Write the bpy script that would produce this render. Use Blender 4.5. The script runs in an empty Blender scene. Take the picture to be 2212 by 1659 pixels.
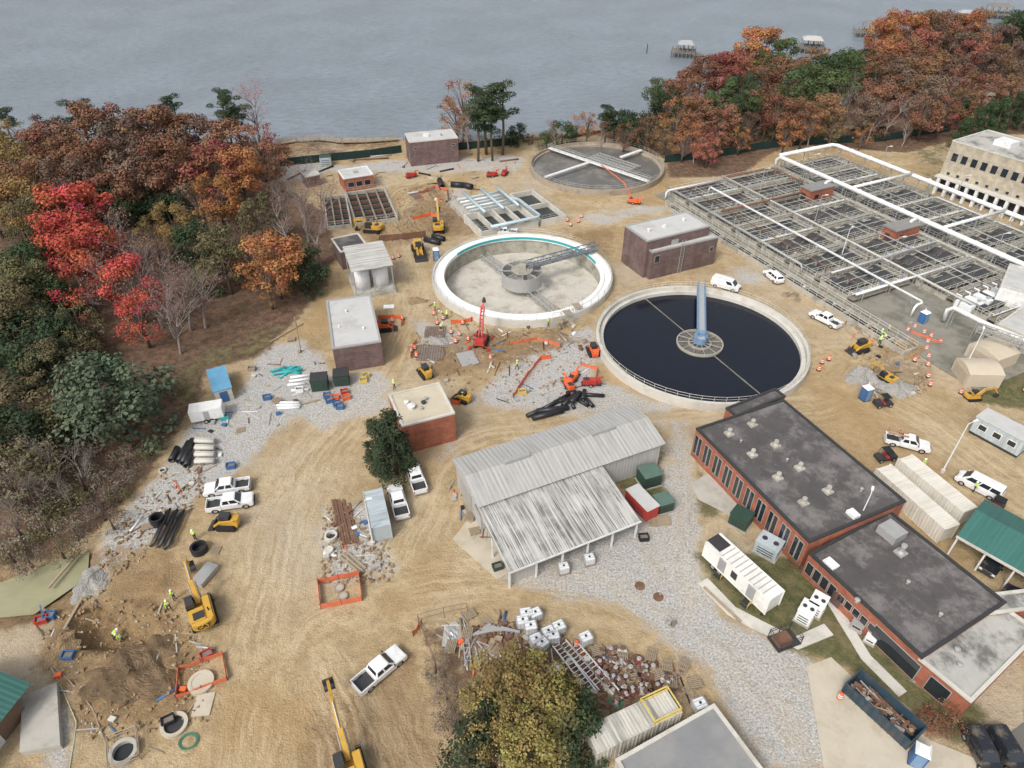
import bpy,bmesh,math,random
import numpy as np
from mathutils import Vector,Matrix
random.seed(5);rng=np.random.default_rng(7)
S=bpy.context.scene;COL=S.collection
R=math.radians
F=1475.;CX=1106.;CY=829.5;PT=R(38);CH=68.
def G(px,py,z=0.):
    dx=(px-CX)/F;dy=-(py-CY)/F
    t=(CH-z)/(math.sin(PT)-dy*math.cos(PT))
    return Vector((dx*t,(math.cos(PT)+dy*math.sin(PT))*t,z))
# ---------- materials
MATS={}
def nodes(name):
    m=bpy.data.materials.new(name);m.use_nodes=True;nt=m.node_tree
    return m,nt,nt.nodes['Principled BSDF']
def N(nt,t,**k):
    n=nt.nodes.new(t)
    for a,b in k.items():
        if a in n.inputs: n.inputs[a].default_value=b
        else: setattr(n,a,b)
    return n
def mixc(nt,f,a,b,mode='MIX'):
    n=nt.nodes.new('ShaderNodeMix');n.data_type='RGBA';n.blend_type=mode
    for i,v in((0,f),(6,a),(7,b)):
        if isinstance(v,(int,float)): n.inputs[i].default_value=v
        elif isinstance(v,tuple): n.inputs[i].default_value=v+(1,) if len(v)==3 else v
        else: nt.links.new(v,n.inputs[i])
    return n.outputs[2]
def mth(nt,op,a,b=0.,c=None,clamp=False):
    n=nt.nodes.new('ShaderNodeMath');n.operation=op;n.use_clamp=clamp
    for i,v in enumerate((a,b,c)):
        if v is None: continue
        if isinstance(v,(int,float)): n.inputs[i].default_value=v
        else: nt.links.new(v,n.inputs[i])
    return n.outputs[0]
def ramp(nt,v,lo,hi,a=0.,b=1.):
    n=nt.nodes.new('ShaderNodeMapRange');n.interpolation_type='SMOOTHSTEP';nt.links.new(v,n.inputs[0])
    for i,x in((1,lo),(2,hi),(3,a),(4,b)): n.inputs[i].default_value=x
    return n.outputs[0]
def noise(nt,vec,scale,detail=4,rough=.6):
    n=N(nt,'ShaderNodeTexNoise',Scale=scale,Detail=detail,Roughness=rough)
    nt.links.new(vec,n.inputs['Vector']);return n.outputs['Fac']
def mat(name,col,rough=.7,metal=0.,var=.25,scale=1.2,dirt=None,dirtamt=.5,bump=0.,objcol=False,fine=12.,spec=.4):
    if name in MATS: return MATS[name]
    m,nt,p=nodes(name);tc=N(nt,'ShaderNodeTexCoord').outputs['Object']
    if objcol: base=N(nt,'ShaderNodeObjectInfo').outputs['Color']
    else: base=tuple(col)
    n1=noise(nt,tc,scale,3,.65);n2=noise(nt,tc,fine,2)
    v=mth(nt,'ADD',mth(nt,'MULTIPLY_ADD',n1,2*var,1-var),mth(nt,'MULTIPLY_ADD',n2,var,-.5*var))
    comb=N(nt,'ShaderNodeCombineColor')
    for i in range(3): nt.links.new(v,comb.inputs[i])
    c=mixc(nt,1.,base,comb.outputs[0],'MULTIPLY')
    if dirt:
        f=ramp(nt,noise(nt,tc,scale*.6,5,.72),.45,.66,0,dirtamt);c=mixc(nt,f,c,tuple(dirt))
    nt.links.new(c,p.inputs['Base Color'])
    p.inputs['Roughness'].default_value=rough;p.inputs['Metallic'].default_value=metal
    p.inputs['Specular IOR Level'].default_value=spec
    if bump:
        b=N(nt,'ShaderNodeBump',Strength=bump,Distance=.1);nt.links.new(noise(nt,tc,fine*.6,3),b.inputs['Height']);nt.links.new(b.outputs[0],p.inputs['Normal'])
    MATS[name]=m;return m
def streak(name,col,dark,axis=0,period=.6,amt=.5,rough=.55,sx=1.5,sy=.12,rib=.15,lo=.42,hi=.62):
    if name in MATS: return MATS[name]
    m,nt,p=nodes(name);tc=N(nt,'ShaderNodeTexCoord').outputs['Object']
    mp=N(nt,'ShaderNodeMapping');nt.links.new(tc,mp.inputs[0])
    mp.inputs['Scale'].default_value=(sx,sy,.2) if axis==0 else (sy,sx,.2)
    f=ramp(nt,noise(nt,mp.outputs[0],1.,5,.75),lo,hi,0,amt)
    f2=noise(nt,tc,.35,3)
    f=mth(nt,'MULTIPLY',f,ramp(nt,f2,.3,.55,.45,1.),clamp=True)
    sep=N(nt,'ShaderNodeSeparateXYZ');nt.links.new(tc,sep.inputs[0])
    w=mth(nt,'SINE',mth(nt,'MULTIPLY',sep.outputs[axis],2*math.pi/period))
    c=mixc(nt,f,tuple(col),tuple(dark))
    w2=ramp(nt,w,.5,1.,0.,rib);c=mixc(nt,w2,c,tuple(x*.5 for x in col))
    nt.links.new(c,p.inputs['Base Color']);p.inputs['Roughness'].default_value=rough
    b=N(nt,'ShaderNodeBump',Strength=.3,Distance=.04);nt.links.new(w,b.inputs['Height']);nt.links.new(b.outputs[0],p.inputs['Normal'])
    MATS[name]=m;return m
def brick(name,c1,c2,mortar):
    m,nt,p=nodes(name);tc=N(nt,'ShaderNodeTexCoord').outputs['Object']
    sep=N(nt,'ShaderNodeSeparateXYZ');nt.links.new(tc,sep.inputs[0])
    cb=N(nt,'ShaderNodeCombineXYZ');nt.links.new(mth(nt,'ADD',sep.outputs[0],sep.outputs[1]),cb.inputs[0]);nt.links.new(sep.outputs[2],cb.inputs[1])
    b=N(nt,'ShaderNodeTexBrick',Scale=1.,Color1=c1+(1,),Color2=c2+(1,),Mortar=mortar+(1,))
    b.inputs['Brick Width'].default_value=.4;b.inputs['Row Height'].default_value=.2;b.inputs['Mortar Size'].default_value=.012
    nt.links.new(cb.outputs[0],b.inputs['Vector'])
    n=ramp(nt,noise(nt,tc,.5,4,.7),.35,.7,.75,1.15);cc=N(nt,'ShaderNodeCombineColor')
    for i in range(3): nt.links.new(n,cc.inputs[i])
    nt.links.new(mixc(nt,1.,b.outputs[0],cc.outputs[0],'MULTIPLY'),p.inputs['Base Color']);p.inputs['Roughness'].default_value=.85
    MATS[name]=m;return m
conc=mat('concrete',(.42,.40,.355),.85,var=.2,dirt=(.22,.2,.16),dirtamt=.5,scale=.5,bump=.2)
concl=mat('pale concrete',(.56,.54,.49),.8,var=.15,dirt=(.33,.30,.25),dirtamt=.5,scale=.5)
galv=mat('galvanised steel',(.42,.42,.41),.45,.3,var=.15)
palerail=mat('pale railing',(.52,.51,.45),.5,.0,var=.15)
whitem=mat('white painted metal',(.74,.745,.74),.45,var=.08,dirt=(.43,.4,.34),dirtamt=.35)
whitep=mat('white plastic',(.74,.76,.78),.4,var=.06)
darks=mat('dark steel',(.05,.05,.052),.55,.2)
black=mat('black rubber',(.018,.018,.02),.75)
hdpe=mat('black pipe plastic',(.022,.023,.026),.4)
glass=mat('dark glass',(.02,.026,.032),.08,var=.05,spec=.8)
paint=mat('car paint',(1,1,1),.25,var=.04,objcol=True,dirt=(.42,.34,.22),dirtamt=.3,spec=.6)
yel=mat('machine yellow',(.58,.34,.05),.45,var=.15,dirt=(.3,.2,.1),dirtamt=.5)
yel2=mat('yellow paint',(.62,.47,.13),.5)
orange=mat('safety orange',(.74,.14,.045),.5,var=.15)
redm=mat('red paint',(.45,.04,.035),.45,dirt=(.28,.15,.1),dirtamt=.35)
bluem=mat('blue paint',(.05,.13,.29),.5,var=.2)
bluel=mat('light blue paint',(.17,.27,.42),.5,var=.2)
bluetr=mat('slate blue truss paint',(.10,.155,.23),.5,var=.2)
ltblue=mat('pale blue pipe paint',(.43,.53,.57),.4,var=.1)
teal=mat('teal plastic',(.04,.36,.37),.4)
rust=mat('rusty steel',(.16,.085,.055),.85,var=.35,dirt=(.25,.14,.08))
wood=mat('weathered timber',(.34,.27,.19),.85,var=.3,dirt=(.22,.18,.14))
greenm=mat('dark green enclosure paint',(.03,.065,.05),.5,var=.15)
greenr=streak('green metal roof',(.04,.14,.12),(.02,.09,.07),0,.5,.4)
mauve=brick('mauve split block',(.185,.12,.112),(.14,.092,.088),(.16,.12,.115))
redb=brick('red brick',(.40,.13,.07),(.31,.095,.055),(.25,.15,.11))
buff=brick('buff brick',(.48,.42,.32),(.43,.37,.28),(.44,.39,.31))
memb=mat('grey roof membrane',(.50,.50,.49),.7,var=.1,dirt=(.34,.32,.29),dirtamt=.5,scale=.35)
tanroof=mat('tan gravel roof',(.53,.47,.36),.85,var=.12,dirt=(.38,.33,.25),dirtamt=.6,scale=.4)
darkroof=mat('dark weathered flat roof',(.085,.078,.076),.75,var=.35,dirt=(.22,.205,.20),dirtamt=.75,scale=.45)
oldroof=mat('pale stained flat roof',(.42,.41,.38),.8,var=.25,dirt=(.10,.10,.09),dirtamt=.85,scale=.4)
shedroof=streak('ribbed grey metal roof',(.43,.425,.41),(.25,.235,.21),0,.6,.6,sx=3.5,sy=.12,rib=.14)
stainroof=streak('dark streaked metal roof',(.57,.56,.53),(.075,.07,.065),0,.7,.95,sx=7.,sy=.13,lo=.38,hi=.62)
shedwall=streak('ribbed metal wall',(.47,.46,.44),(.3,.29,.27),0,.5,.4)
contw=streak('cream container steel',(.70,.67,.60),(.42,.38,.3),0,.35,.35)
sitew=mat('white trailer skin',(.74,.74,.71),.5,var=.08,dirt=(.35,.28,.2),dirtamt=.35,scale=.5)
contg=streak('pale blue grey container steel',(.44,.50,.53),(.25,.27,.28),0,.35,.5)
contd=streak('dusty container steel',(.57,.55,.49),(.22,.21,.18),0,.35,.7)
bark=mat('tree bark',(.13,.10,.08),.9,var=.35,scale=2)
barkp=mat('pale bare bark',(.27,.23,.21),.9,var=.3,scale=2)
litter=mat('mixed scrap',(.2,.17,.15),.9,var=.5)
soil=mat('dark soil',(.13,.088,.05),.95,var=.4,scale=1.,bump=.9,dirt=(.22,.15,.09),dirtamt=.6)
rockm=mat('grey rock',(.3,.29,.28),.9,var=.3,bump=.4)
tarp=mat('blue tarp',(.13,.33,.5),.5)
skin=mat('skin',(.45,.27,.19),.6);vest=mat('high visibility fabric',(.5,.8,.05),.7);jean=mat('dark work trousers',(.03,.04,.07),.9);helm=mat('white hard hat',(.8,.8,.78),.4)
darkcov=mat('dark grey basin cover',(.042,.045,.05),.5,var=.35,dirt=(.12,.115,.105),dirtamt=.55,scale=.5)
grate=mat('walkway grating',(.36,.34,.29),.8,var=.3)
dgrate=mat('weathered brown concrete walkway',(.235,.215,.175),.85,var=.35,dirt=(.13,.12,.09),dirtamt=.6,scale=.6)
wallc=mat('weathered basin concrete',(.42,.395,.34),.85,var=.25,dirt=(.18,.165,.13),dirtamt=.65,scale=.7)
def leafmat():
    m,nt,p=nodes('foliage');oc=N(nt,'ShaderNodeObjectInfo').outputs['Color']
    a=N(nt,'ShaderNodeAttribute');a.attribute_name='lf'
    sp=N(nt,'ShaderNodeSeparateColor');nt.links.new(a.outputs['Color'],sp.inputs[0])
    cc=N(nt,'ShaderNodeCombineColor')
    for i in range(3): nt.links.new(sp.outputs[0],cc.inputs[i])
    c=mixc(nt,1.,oc,cc.outputs[0],'MULTIPLY')
    hs=N(nt,'ShaderNodeHueSaturation');nt.links.new(c,hs.inputs['Color']);nt.links.new(sp.outputs[1],hs.inputs['Hue'])
    nt.links.new(hs.outputs[0],p.inputs['Base Color']);p.inputs['Roughness'].default_value=.85;p.inputs['Specular IOR Level'].default_value=.08
    return m
leaf=leafmat()
# ---------- mesh builder
class MB:
    def __init__(s): s.v=[];s.f=[]
    def add(s,vs,fs):
        n=len(s.v);s.v+=[tuple(v) for v in vs];s.f+=[tuple(i+n for i in f) for f in fs];return s
    def box(s,x,y,z,sx,sy,sz,rz=0,M=None):
        c,sn=math.cos(rz),math.sin(rz);vs=[]
        for k in(0,1):
            for a,b in((-1,-1),(1,-1),(1,1),(-1,1)):
                lx,ly=a*sx/2,b*sy/2;v=Vector((x+lx*c-ly*sn,y+lx*sn+ly*c,z+k*sz))
                vs.append(M@v if M else v)
        return s.add(vs,[(0,3,2,1),(4,5,6,7),(0,1,5,4),(1,2,6,5),(2,3,7,6),(3,0,4,7)])
    def bx(s,x0,x1,y0,y1,z0,z1): return s.box((x0+x1)/2,(y0+y1)/2,z0,x1-x0,y1-y0,z1-z0)
    def frus(s,b,t,z0,z1):
        vs=[(b[0],b[2],z0),(b[1],b[2],z0),(b[1],b[3],z0),(b[0],b[3],z0),(t[0],t[2],z1),(t[1],t[2],z1),(t[1],t[3],z1),(t[0],t[3],z1)]
        return s.add(vs,[(0,3,2,1),(4,5,6,7),(0,1,5,4),(1,2,6,5),(2,3,7,6),(3,0,4,7)])
    def prism(s,poly,z0,z1):
        n=len(poly);vs=[(p[0],p[1],z0) for p in poly]+[(p[0],p[1],z1) for p in poly]
        return s.add(vs,[tuple(range(n))[::-1],tuple(range(n,2*n))]+[(i,(i+1)%n,n+(i+1)%n,n+i) for i in range(n)])
    def prof(s,poly,y0,y1):
        n=len(poly);vs=[(p[0],y0,p[1]) for p in poly]+[(p[0],y1,p[1]) for p in poly]
        return s.add(vs,[tuple(range(n)),tuple(range(n,2*n))[::-1]]+[(i,n+i,n+(i+1)%n,(i+1)%n) for i in range(n)])
    def disc(s,r,z,n=96):
        return s.add([(r*math.cos(2*math.pi*i/n),r*math.sin(2*math.pi*i/n),z) for i in range(n)],[tuple(range(n))])
    def arc(s,r0,r1,z0,z1,a0,a1,n=60):
        vs=[]
        for i in range(n+1):
            a=a0+(a1-a0)*i/n
            for r,z in((r0,z0),(r1,z0),(r1,z1),(r0,z1)): vs.append((r*math.cos(a),r*math.sin(a),z))
        return s.add(vs,[(4*i+k,4*i+(k+1)%4,4*i+4+(k+1)%4,4*i+4+k) for i in range(n) for k in range(4)]+[(0,1,2,3),(4*n,4*n+3,4*n+2,4*n+1)])
    def tube(s,pts,r,n=8,cap=True):
        pts=[Vector(p) for p in pts];m=len(pts)
        rs=r if isinstance(r,(list,tuple)) else [r]*m
        vs=[];fs=[];prev=None
        for i,p in enumerate(pts):
            d=(pts[min(i+1,m-1)]-pts[max(i-1,0)])
            if d.length<1e-6: d=Vector((0,0,1))
            d.normalize()
            u=d.cross(Vector((0,0,1)))
            if u.length<.05: u=d.cross(Vector((1,0,0)))
            u.normalize()
            if prev is not None and u.dot(prev)<0: u=-u
            prev=u;w=d.cross(u)
            for k in range(n):
                a=2*math.pi*k/n;vs.append(p+(u*math.cos(a)+w*math.sin(a))*rs[i])
        for i in range(m-1):
            for k in range(n): fs.append((i*n+k,i*n+(k+1)%n,(i+1)*n+(k+1)%n,(i+1)*n+k))
        if cap: fs.append(tuple(range(n))[::-1]);fs.append(tuple(range((m-1)*n,m*n)))
        return s.add(vs,fs)
    def lathe(s,prof,n=24,c=(0,0,0),closed=False,axis='z'):
        vs=[];m=len(prof)
        for r,z in prof:
            for k in range(n):
                a=2*math.pi*k/n;x,y=r*math.cos(a),r*math.sin(a)
                vs.append((c[0]+x,c[1]+y,c[2]+z) if axis=='z' else (c[0]+x,c[1]+z,c[2]+y))
        fs=[(i*n+k,i*n+(k+1)%n,((i+1)%m)*n+(k+1)%n,((i+1)%m)*n+k) for i in range(m if closed else m-1) for k in range(n)]
        if not closed:
            if prof[0][0]>.001: fs.append(tuple(range(n))[::-1])
            if prof[-1][0]>.001: fs.append(tuple(range((m-1)*n,m*n)))
        return s.add(vs,fs)
    def beam(s,p0,p1,w,h):
        p0,p1=Vector(p0),Vector(p1);d=(p1-p0).normalized();u=d.cross(Vector((0,0,1)))
        if u.length<.05:u=Vector((1,0,0))
        u.normalize();q=u.cross(d);vs=[p+u*a*w/2+q*b*h/2 for p in(p0,p1) for a,b in((-1,-1),(1,-1),(1,1),(-1,1))]
        return s.add(vs,[(0,3,2,1),(4,5,6,7),(0,1,5,4),(1,2,6,5),(2,3,7,6),(3,0,4,7)])
    def rail(s,pts,h=1.1,sp=2.,r=.04,closed=False,n=4):
        pts=[Vector(p) for p in pts]
        if closed: pts=pts+[pts[0]]
        for a,b in zip(pts[:-1],pts[1:]):
            L=(b-a).length;k=max(1,round(L/sp))
            for i in range(k):
                p=a.lerp(b,i/k);s.tube([p,p+Vector((0,0,h))],r,n,False)
            for z in(h,h*.55): s.tube([a+Vector((0,0,z)),b+Vector((0,0,z))],r,n,False)
        p=pts[-1];s.tube([p,p+Vector((0,0,h))],r,n,False);return s
    def truss(s,p0,p1,w,h,nseg,r=.07):
        p0,p1=Vector(p0),Vector(p1);d=(p1-p0);u=d.cross(Vector((0,0,1))).normalized()*w/2;up=Vector((0,0,h))
        P=lambda i,a,b:p0+d*i/nseg+u*a+up*b
        for a in(-1,1):
            for b in(0,1): s.beam(P(0,a,b),P(nseg,a,b),r*1.6,r*1.6)
            for i in range(nseg+1): s.beam(P(i,a,0),P(i,a,1),r,r)
            for i in range(nseg): s.beam(P(i,a,i%2),P(i+1,a,1-i%2),r,r)
        for i in range(nseg+1): s.beam(P(i,-1,0),P(i,1,0),r,r)
        return s
    def build(s,name,m,parent=None,smooth=False,bevel=0.,up=False):
        me=bpy.data.meshes.new(name);me.from_pydata(s.v,[],s.f)
        bm=bmesh.new();bm.from_mesh(me);bmesh.ops.recalc_face_normals(bm,faces=bm.faces)
        if up:
            for f in bm.faces:
                if f.normal.z<0:f.normal_flip()
        if bevel: bmesh.ops.bevel(bm,geom=[e for e in bm.edges if e.is_manifold and e.calc_face_angle(0)>.6],offset=bevel,segments=2,affect='EDGES',clamp_overlap=True)
        bm.to_mesh(me);bm.free()
        me.materials.append(m)
        if smooth: me.polygons.foreach_set('use_smooth',[True]*len(me.polygons))
        o=bpy.data.objects.new(name,me);COL.objects.link(o)
        if parent: o.parent=parent
        return o
def thing(name,label,cat,loc=(0,0,0),rz=0.,group=None):
    o=bpy.data.objects.new(name,None);COL.objects.link(o);o.empty_display_size=.5;o.location=loc;o.rotation_euler=(0,0,rz)
    o['label']=label;o['category']=cat
    if group:o['group']=group
    return o
def tag(o,label,cat,group=None,loc=None,rz=None):
    o['label']=label;o['category']=cat
    if group:o['group']=group
    if loc is not None:o.location=loc
    if rz is not None:o.rotation_euler=(0,0,rz)
    return o
def struct(o,kind='structure'): o['kind']=kind;return o
PROTO=[]
def proto(o): PROTO.append(o);return o
def kids(o): return [c for c in bpy.data.objects if c.parent==o]
KC={}
def place(root,loc,rz,label,cat=None,group=None,scale=1.,color=None,name=None):
    if root.name not in KC: KC[root.name]=[(c,kids(c)) for c in kids(root)]
    r=root.copy();COL.objects.link(r);r.location=loc;r.rotation_euler=(0,0,rz)
    r.scale=(scale,)*3 if isinstance(scale,(int,float)) else scale
    if name:r.name=name
    if label:r['label']=label
    if cat:r['category']=cat
    if group:r['group']=group
    if color:r.color=color+(1,)
    for c,gs in KC[root.name]:
        d=c.copy();COL.objects.link(d);d.parent=r
        if color:d.color=color+(1,)
        for g in gs:
            e=g.copy();COL.objects.link(e);e.parent=d
            if color:e.color=color+(1,)
    return r
def seg(x1,y1,x2,y2,z=0):
    a,b=G(x1,y1,z),G(x2,y2,z);d=b-a;m=(a+b)/2;m.z=0
    return m,math.atan2(d.y,d.x),d.length
def od(n):
    return {1:'first',2:'second',3:'third',4:'fourth',5:'fifth',6:'sixth',7:'seventh',8:'eighth',9:'ninth',10:'tenth',11:'eleventh',12:'twelfth'}.get(n,str(n)+('th' if 10<n%100<20 else {1:'st',2:'nd',3:'rd'}.get(n%10,'th')))
# ---------- ground
def W2(ps): return np.array([G(*p)[:2] for p in ps])
def sdf(X,Y,ps,px=True):
    P=W2(ps) if px else np.array(ps);n=len(P);d=np.full(X.shape,1e9);ins=np.zeros(X.shape,bool)
    for i in range(n):
        a=P[i];b=P[(i+1)%n];e=b-a;t=np.clip(((X-a[0])*e[0]+(Y-a[1])*e[1])/max(e@e,1e-9),0,1)
        d=np.minimum(d,(X-a[0]-t*e[0])**2+(Y-a[1]-t*e[1])**2)
        c=((a[1]>Y)!=(b[1]>Y));
        with np.errstate(divide='ignore',invalid='ignore'):
            xi=(b[0]-a[0])*(Y-a[1])/((b[1]-a[1]) if b[1]!=a[1] else 1e-9)+a[0]
        ins^=c&(X<xi)
    d=np.sqrt(d);return np.where(ins,d,-d)
LAND=[(-1500,520),(-900,400),(-200,325),(0,305),(200,300),(400,302),(600,302),(720,301),(870,296),(1000,298),(1110,294),(1230,284),(1330,268),(1400,243),(1500,208),(1620,188),(1760,165),(1900,130),(2050,95),(2212,55),(2500,0),(3600,-60),(3600,2300),(1106,2600),(-1500,2300)]
xs=np.concatenate([np.arange(-420,-100,4),np.arange(-100,125,.7),np.arange(125,560,4)])
ys=np.concatenate([np.arange(-30,22,4),np.arange(22,135,.65),np.arange(135,250,1.3),np.arange(250,620,4)])
X,Y=np.meshgrid(xs,ys);X=X.ravel();Y=Y.ravel()
land=sdf(X,Y,LAND)
Z=np.where(land>2,0,np.clip((land-2)*.45,-5,0))
def soft(ps,w=1.6): return np.clip(sdf(X,Y,ps)/w*.5+.5,0,1)
def un(L,w=1.6,a=None):
    o=np.zeros(X.shape)
    for i,ps in enumerate(L): o=np.maximum(o,soft(ps,w)*(a[i] if a else 1))
    return o
gravel=un([[(560,760),(660,730),(720,810),(830,800),(840,880),(700,930),(640,900),(540,1000),(470,1050),(330,1170),(270,1210),(210,1290),(170,1330),(180,1230),(290,1080),(370,1000),(430,900),(520,850)],
 [(1090,1245),(1250,1160),(1430,1000),(1500,1000),(1510,1240),(1560,1330),(1740,1420),(1870,1560),(1920,1659),(1640,1659),(1590,1560),(1540,1450),(1430,1370),(1330,1310),(1200,1285)],
 [(1000,870),(1120,760),(1290,690),(1290,820),(1480,880),(1440,900),(1200,900)],[(870,680),(960,700),(1060,760),(1060,800),(1000,800),(900,740)],
 [(1230,470),(1380,440),(1480,450),(1300,490)],[(690,1100),(830,1060),(860,1240),(700,1270)],[(610,365),(860,345),(1140,335),(1130,375),(900,375),(700,372)],
 [(120,1480),(170,1480),(150,1700),(90,1700)],[(860,980),(1010,930),(1010,990),(930,1010)],[(1540,580),(1620,560),(1700,610),(1600,620)],[(560,350),(720,345),(720,375),(610,400)],
 [(1820,850),(1960,700),(2040,720),(2020,850),(1900,870)],[(860,450),(1020,380),(1040,500),(880,560)],[(1420,900),(1500,900),(1510,1010),(1430,1010)]],
 2.5,[1,1.1,.85,.8,.7,.75,.75,.9,.6,.6,.7,.55,.5,.7])
grass=un([[(1500,1190),(1720,1200),(1990,1480),(2140,1530),(2080,1620),(2000,1560),(1820,1440),(1700,1400),(1560,1310)],[(2060,800),(2130,740),(2300,690),(2300,900),(2120,870)],
 [(1320,1020),(1420,970),(1450,1100),(1400,1130)],[(1490,980),(1540,1040),(1560,1110),(1510,1130)],[(560,700),(640,690),(560,770),(450,800),(430,870),(370,900),(360,800)],
 [(1960,330),(2060,300),(2040,400),(1980,380)]],1.6,[1,1,1,.8,.5,.5])
lit=un([[(-1500,300),(0,250),(300,255),(604,296),(610,400),(720,470),(730,560),(690,640),(640,690),(560,770),(450,800),(430,870),(340,990),(300,1060),(200,1150),(90,1215),(-1500,1360)],
 [(1180,300),(1420,230),(2500,-80),(3600,-100),(3600,330),(2212,290),(2080,300),(1960,330),(1700,310),(1600,380),(1440,385),(1440,345),(1290,292)],
 [(900,1350),(1000,1330),(1130,1330),(1300,1400),(1480,1440),(1500,1500),(1290,1700),(1010,1700),(940,1500)],[(-1500,1480),(-20,1450),(10,1700),(-1500,1900)],[(1880,1500),(2130,1540),(2080,1640),(1960,1560)],[(600,298),(870,296),(870,322),(604,348)]],2.,[1,1,.6,.8,.7,.55])
yardg=soft([(940,1345),(1010,1330),(1130,1330),(1180,1400),(1100,1420),(990,1440)],2.)*.55
gravel=np.maximum(gravel,yardg)
mud=un([[(120,1300),(330,1290),(430,1400),(400,1540),(180,1580),(90,1430)],[(620,1560),(900,1380),(1010,1700),(620,1700)],[(760,480),(960,430),(1080,500),(940,520),(800,545)],
 [(1210,500),(1340,480),(1330,600)],[(1850,790),(1960,780),(1960,860),(1850,850)],[(870,400),(960,390),(980,450),(890,450)],[(900,740),(1000,720),(1200,700),(1290,740),(1100,800),(930,830)],[(1600,880),(1760,840),(1700,900)],[(200,1180),(400,1150),(430,1290),(180,1330)],[(1880,700),(2040,700),(2020,840),(1880,860)],[(-300,1230),(60,1215),(230,1180),(200,1290),(100,1360),(-300,1420)],[(480,1250),(620,1300),(560,1500),(450,1500)]],2.5,[1.2,.7,.9,.65,.85,.75,.7,.5,.6,.6,.9,.35])
ROADS=[[(500,1900),(540,1600),(590,1300),(640,1080),(740,920),(850,780),(890,640),(870,520),(850,420),(1000,370),(1140,360)],
 [(560,1500),(700,1330),(900,1250),(1120,1240),(1300,1280),(1480,1370),(1600,1480),(1700,1600),(1760,1750)],[(780,1330),(870,1200),(930,1060),(1010,960),(1200,930),(1450,900),(1640,880),(1800,860),(1900,780),(1830,700),(1720,620),(1600,540),(1400,470),(1160,480),(960,560)],
 [(1800,850),(1950,880),(2212,1060),(2500,1250)],[(1900,780),(2060,760),(2212,700),(2500,600)],[(1480,1350),(1470,1200),(1480,1050),(1470,930)],[(1200,470),(1150,440),(960,400),(860,440)],[(850,1900),(760,1560),(680,1400)]]
rd=np.full(X.shape,1e9);rd2=np.full(X.shape,1e9);lat=np.zeros(X.shape);alo=np.zeros(X.shape)
for ri,r_ in enumerate(ROADS):
    P=W2(r_);acc=ri*300.;d0=np.full(X.shape,1e9);l0_=np.zeros(X.shape);a0_=np.zeros(X.shape)
    Q=[];
    for i in range(len(P)-1):
        p0,p1,p2,p3=P[max(i-1,0)],P[i],P[i+1],P[min(i+2,len(P)-1)]
        for t in np.arange(0,1,.1): Q.append(.5*((2*p1)+(-p0+p2)*t+(2*p0-5*p1+4*p2-p3)*t*t+(-p0+3*p1-3*p2+p3)*t**3))
    Q.append(P[-1])
    for a,b in zip(Q[:-1],Q[1:]):
        e=b-a;L=math.hypot(*e);t=np.clip(((X-a[0])*e[0]+(Y-a[1])*e[1])/(L*L),0,1)
        qx,qy=X-a[0]-t*e[0],Y-a[1]-t*e[1];d=np.hypot(qx,qy);k=d<d0
        sg=np.sign(e[0]*qy-e[1]*qx);l0_=np.where(k,d*sg,l0_);a0_=np.where(k,acc+t*L,a0_);d0=np.minimum(d0,d);acc+=L
    k=d0<rd;rd2=np.where(k,rd,np.minimum(rd2,d0));lat=np.where(k,l0_,lat);alo=np.where(k,a0_,alo);rd=np.where(k,d0,rd)
road=np.clip(1.2-rd/7.,0,1)*np.clip((rd2-rd)/3.,0,1)*(1-.55*np.clip(gravel,0,1))
pit=sdf(X,Y,[(165,1335),(215,1305),(335,1370),(295,1400),(200,1395),(140,1400)])
Z=Z+np.where(pit>-.5,-np.clip((pit+.5)*1.5,0,2.2),0)
pond=sdf(X,Y,[(-500,1270),(0,1248),(120,1205),(185,1192),(180,1240),(70,1320),(-500,1370)])
Z=Z-np.clip(pond+1.8,0,1.6)*.55
rough=(np.sin(X*1.3+Y*.7)*np.sin(Y*1.1-X*.5)+.6*np.sin(X*2.9)*np.sin(Y*2.3))+rng.normal(0,.35,X.shape)
Z=Z+rough*(.15*np.clip(mud,0,1)+.05*lit+.02)*(land>2)
nx=len(xs);ny=len(ys)
T1c=(G(1128,500,1.5)+G(1128,697,1.5))/2;T1c.x=G(1128,590,1.5).x
idx=np.arange(nx*ny).reshape(ny,nx);q=np.stack([idx[:-1,:-1],idx[:-1,1:],idx[1:,1:],idx[1:,:-1]],-1).reshape(-1,4)
ins=np.hypot(X-T1c.x,Y-T1c.y)<16.9
q=q[~ins[q].any(1)]
me=bpy.data.meshes.new('ground');me.vertices.add(nx*ny);me.vertices.foreach_set('co',np.stack([X,Y,Z],-1).astype(np.float32).ravel())
me.loops.add(len(q)*4);me.loops.foreach_set('vertex_index',q.ravel().astype(np.int32));me.polygons.add(len(q))
me.polygons.foreach_set('loop_start',np.arange(0,len(q)*4,4,dtype=np.int32));me.update(calc_edges=True);me.validate()
me.polygons.foreach_set('use_smooth',[True]*len(me.polygons))
def attr(me,n,a,b,c,d):
    at=me.attributes.new(n,'FLOAT_COLOR','POINT');at.data.foreach_set('color',np.stack([a,b,c,d],-1).astype(np.float32).ravel())
beach=np.clip(1-np.abs(land-1)/4,0,1)
attr(me,'ma',gravel,grass,lit,mud);attr(me,'mb',road,lat,alo,beach)
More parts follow.
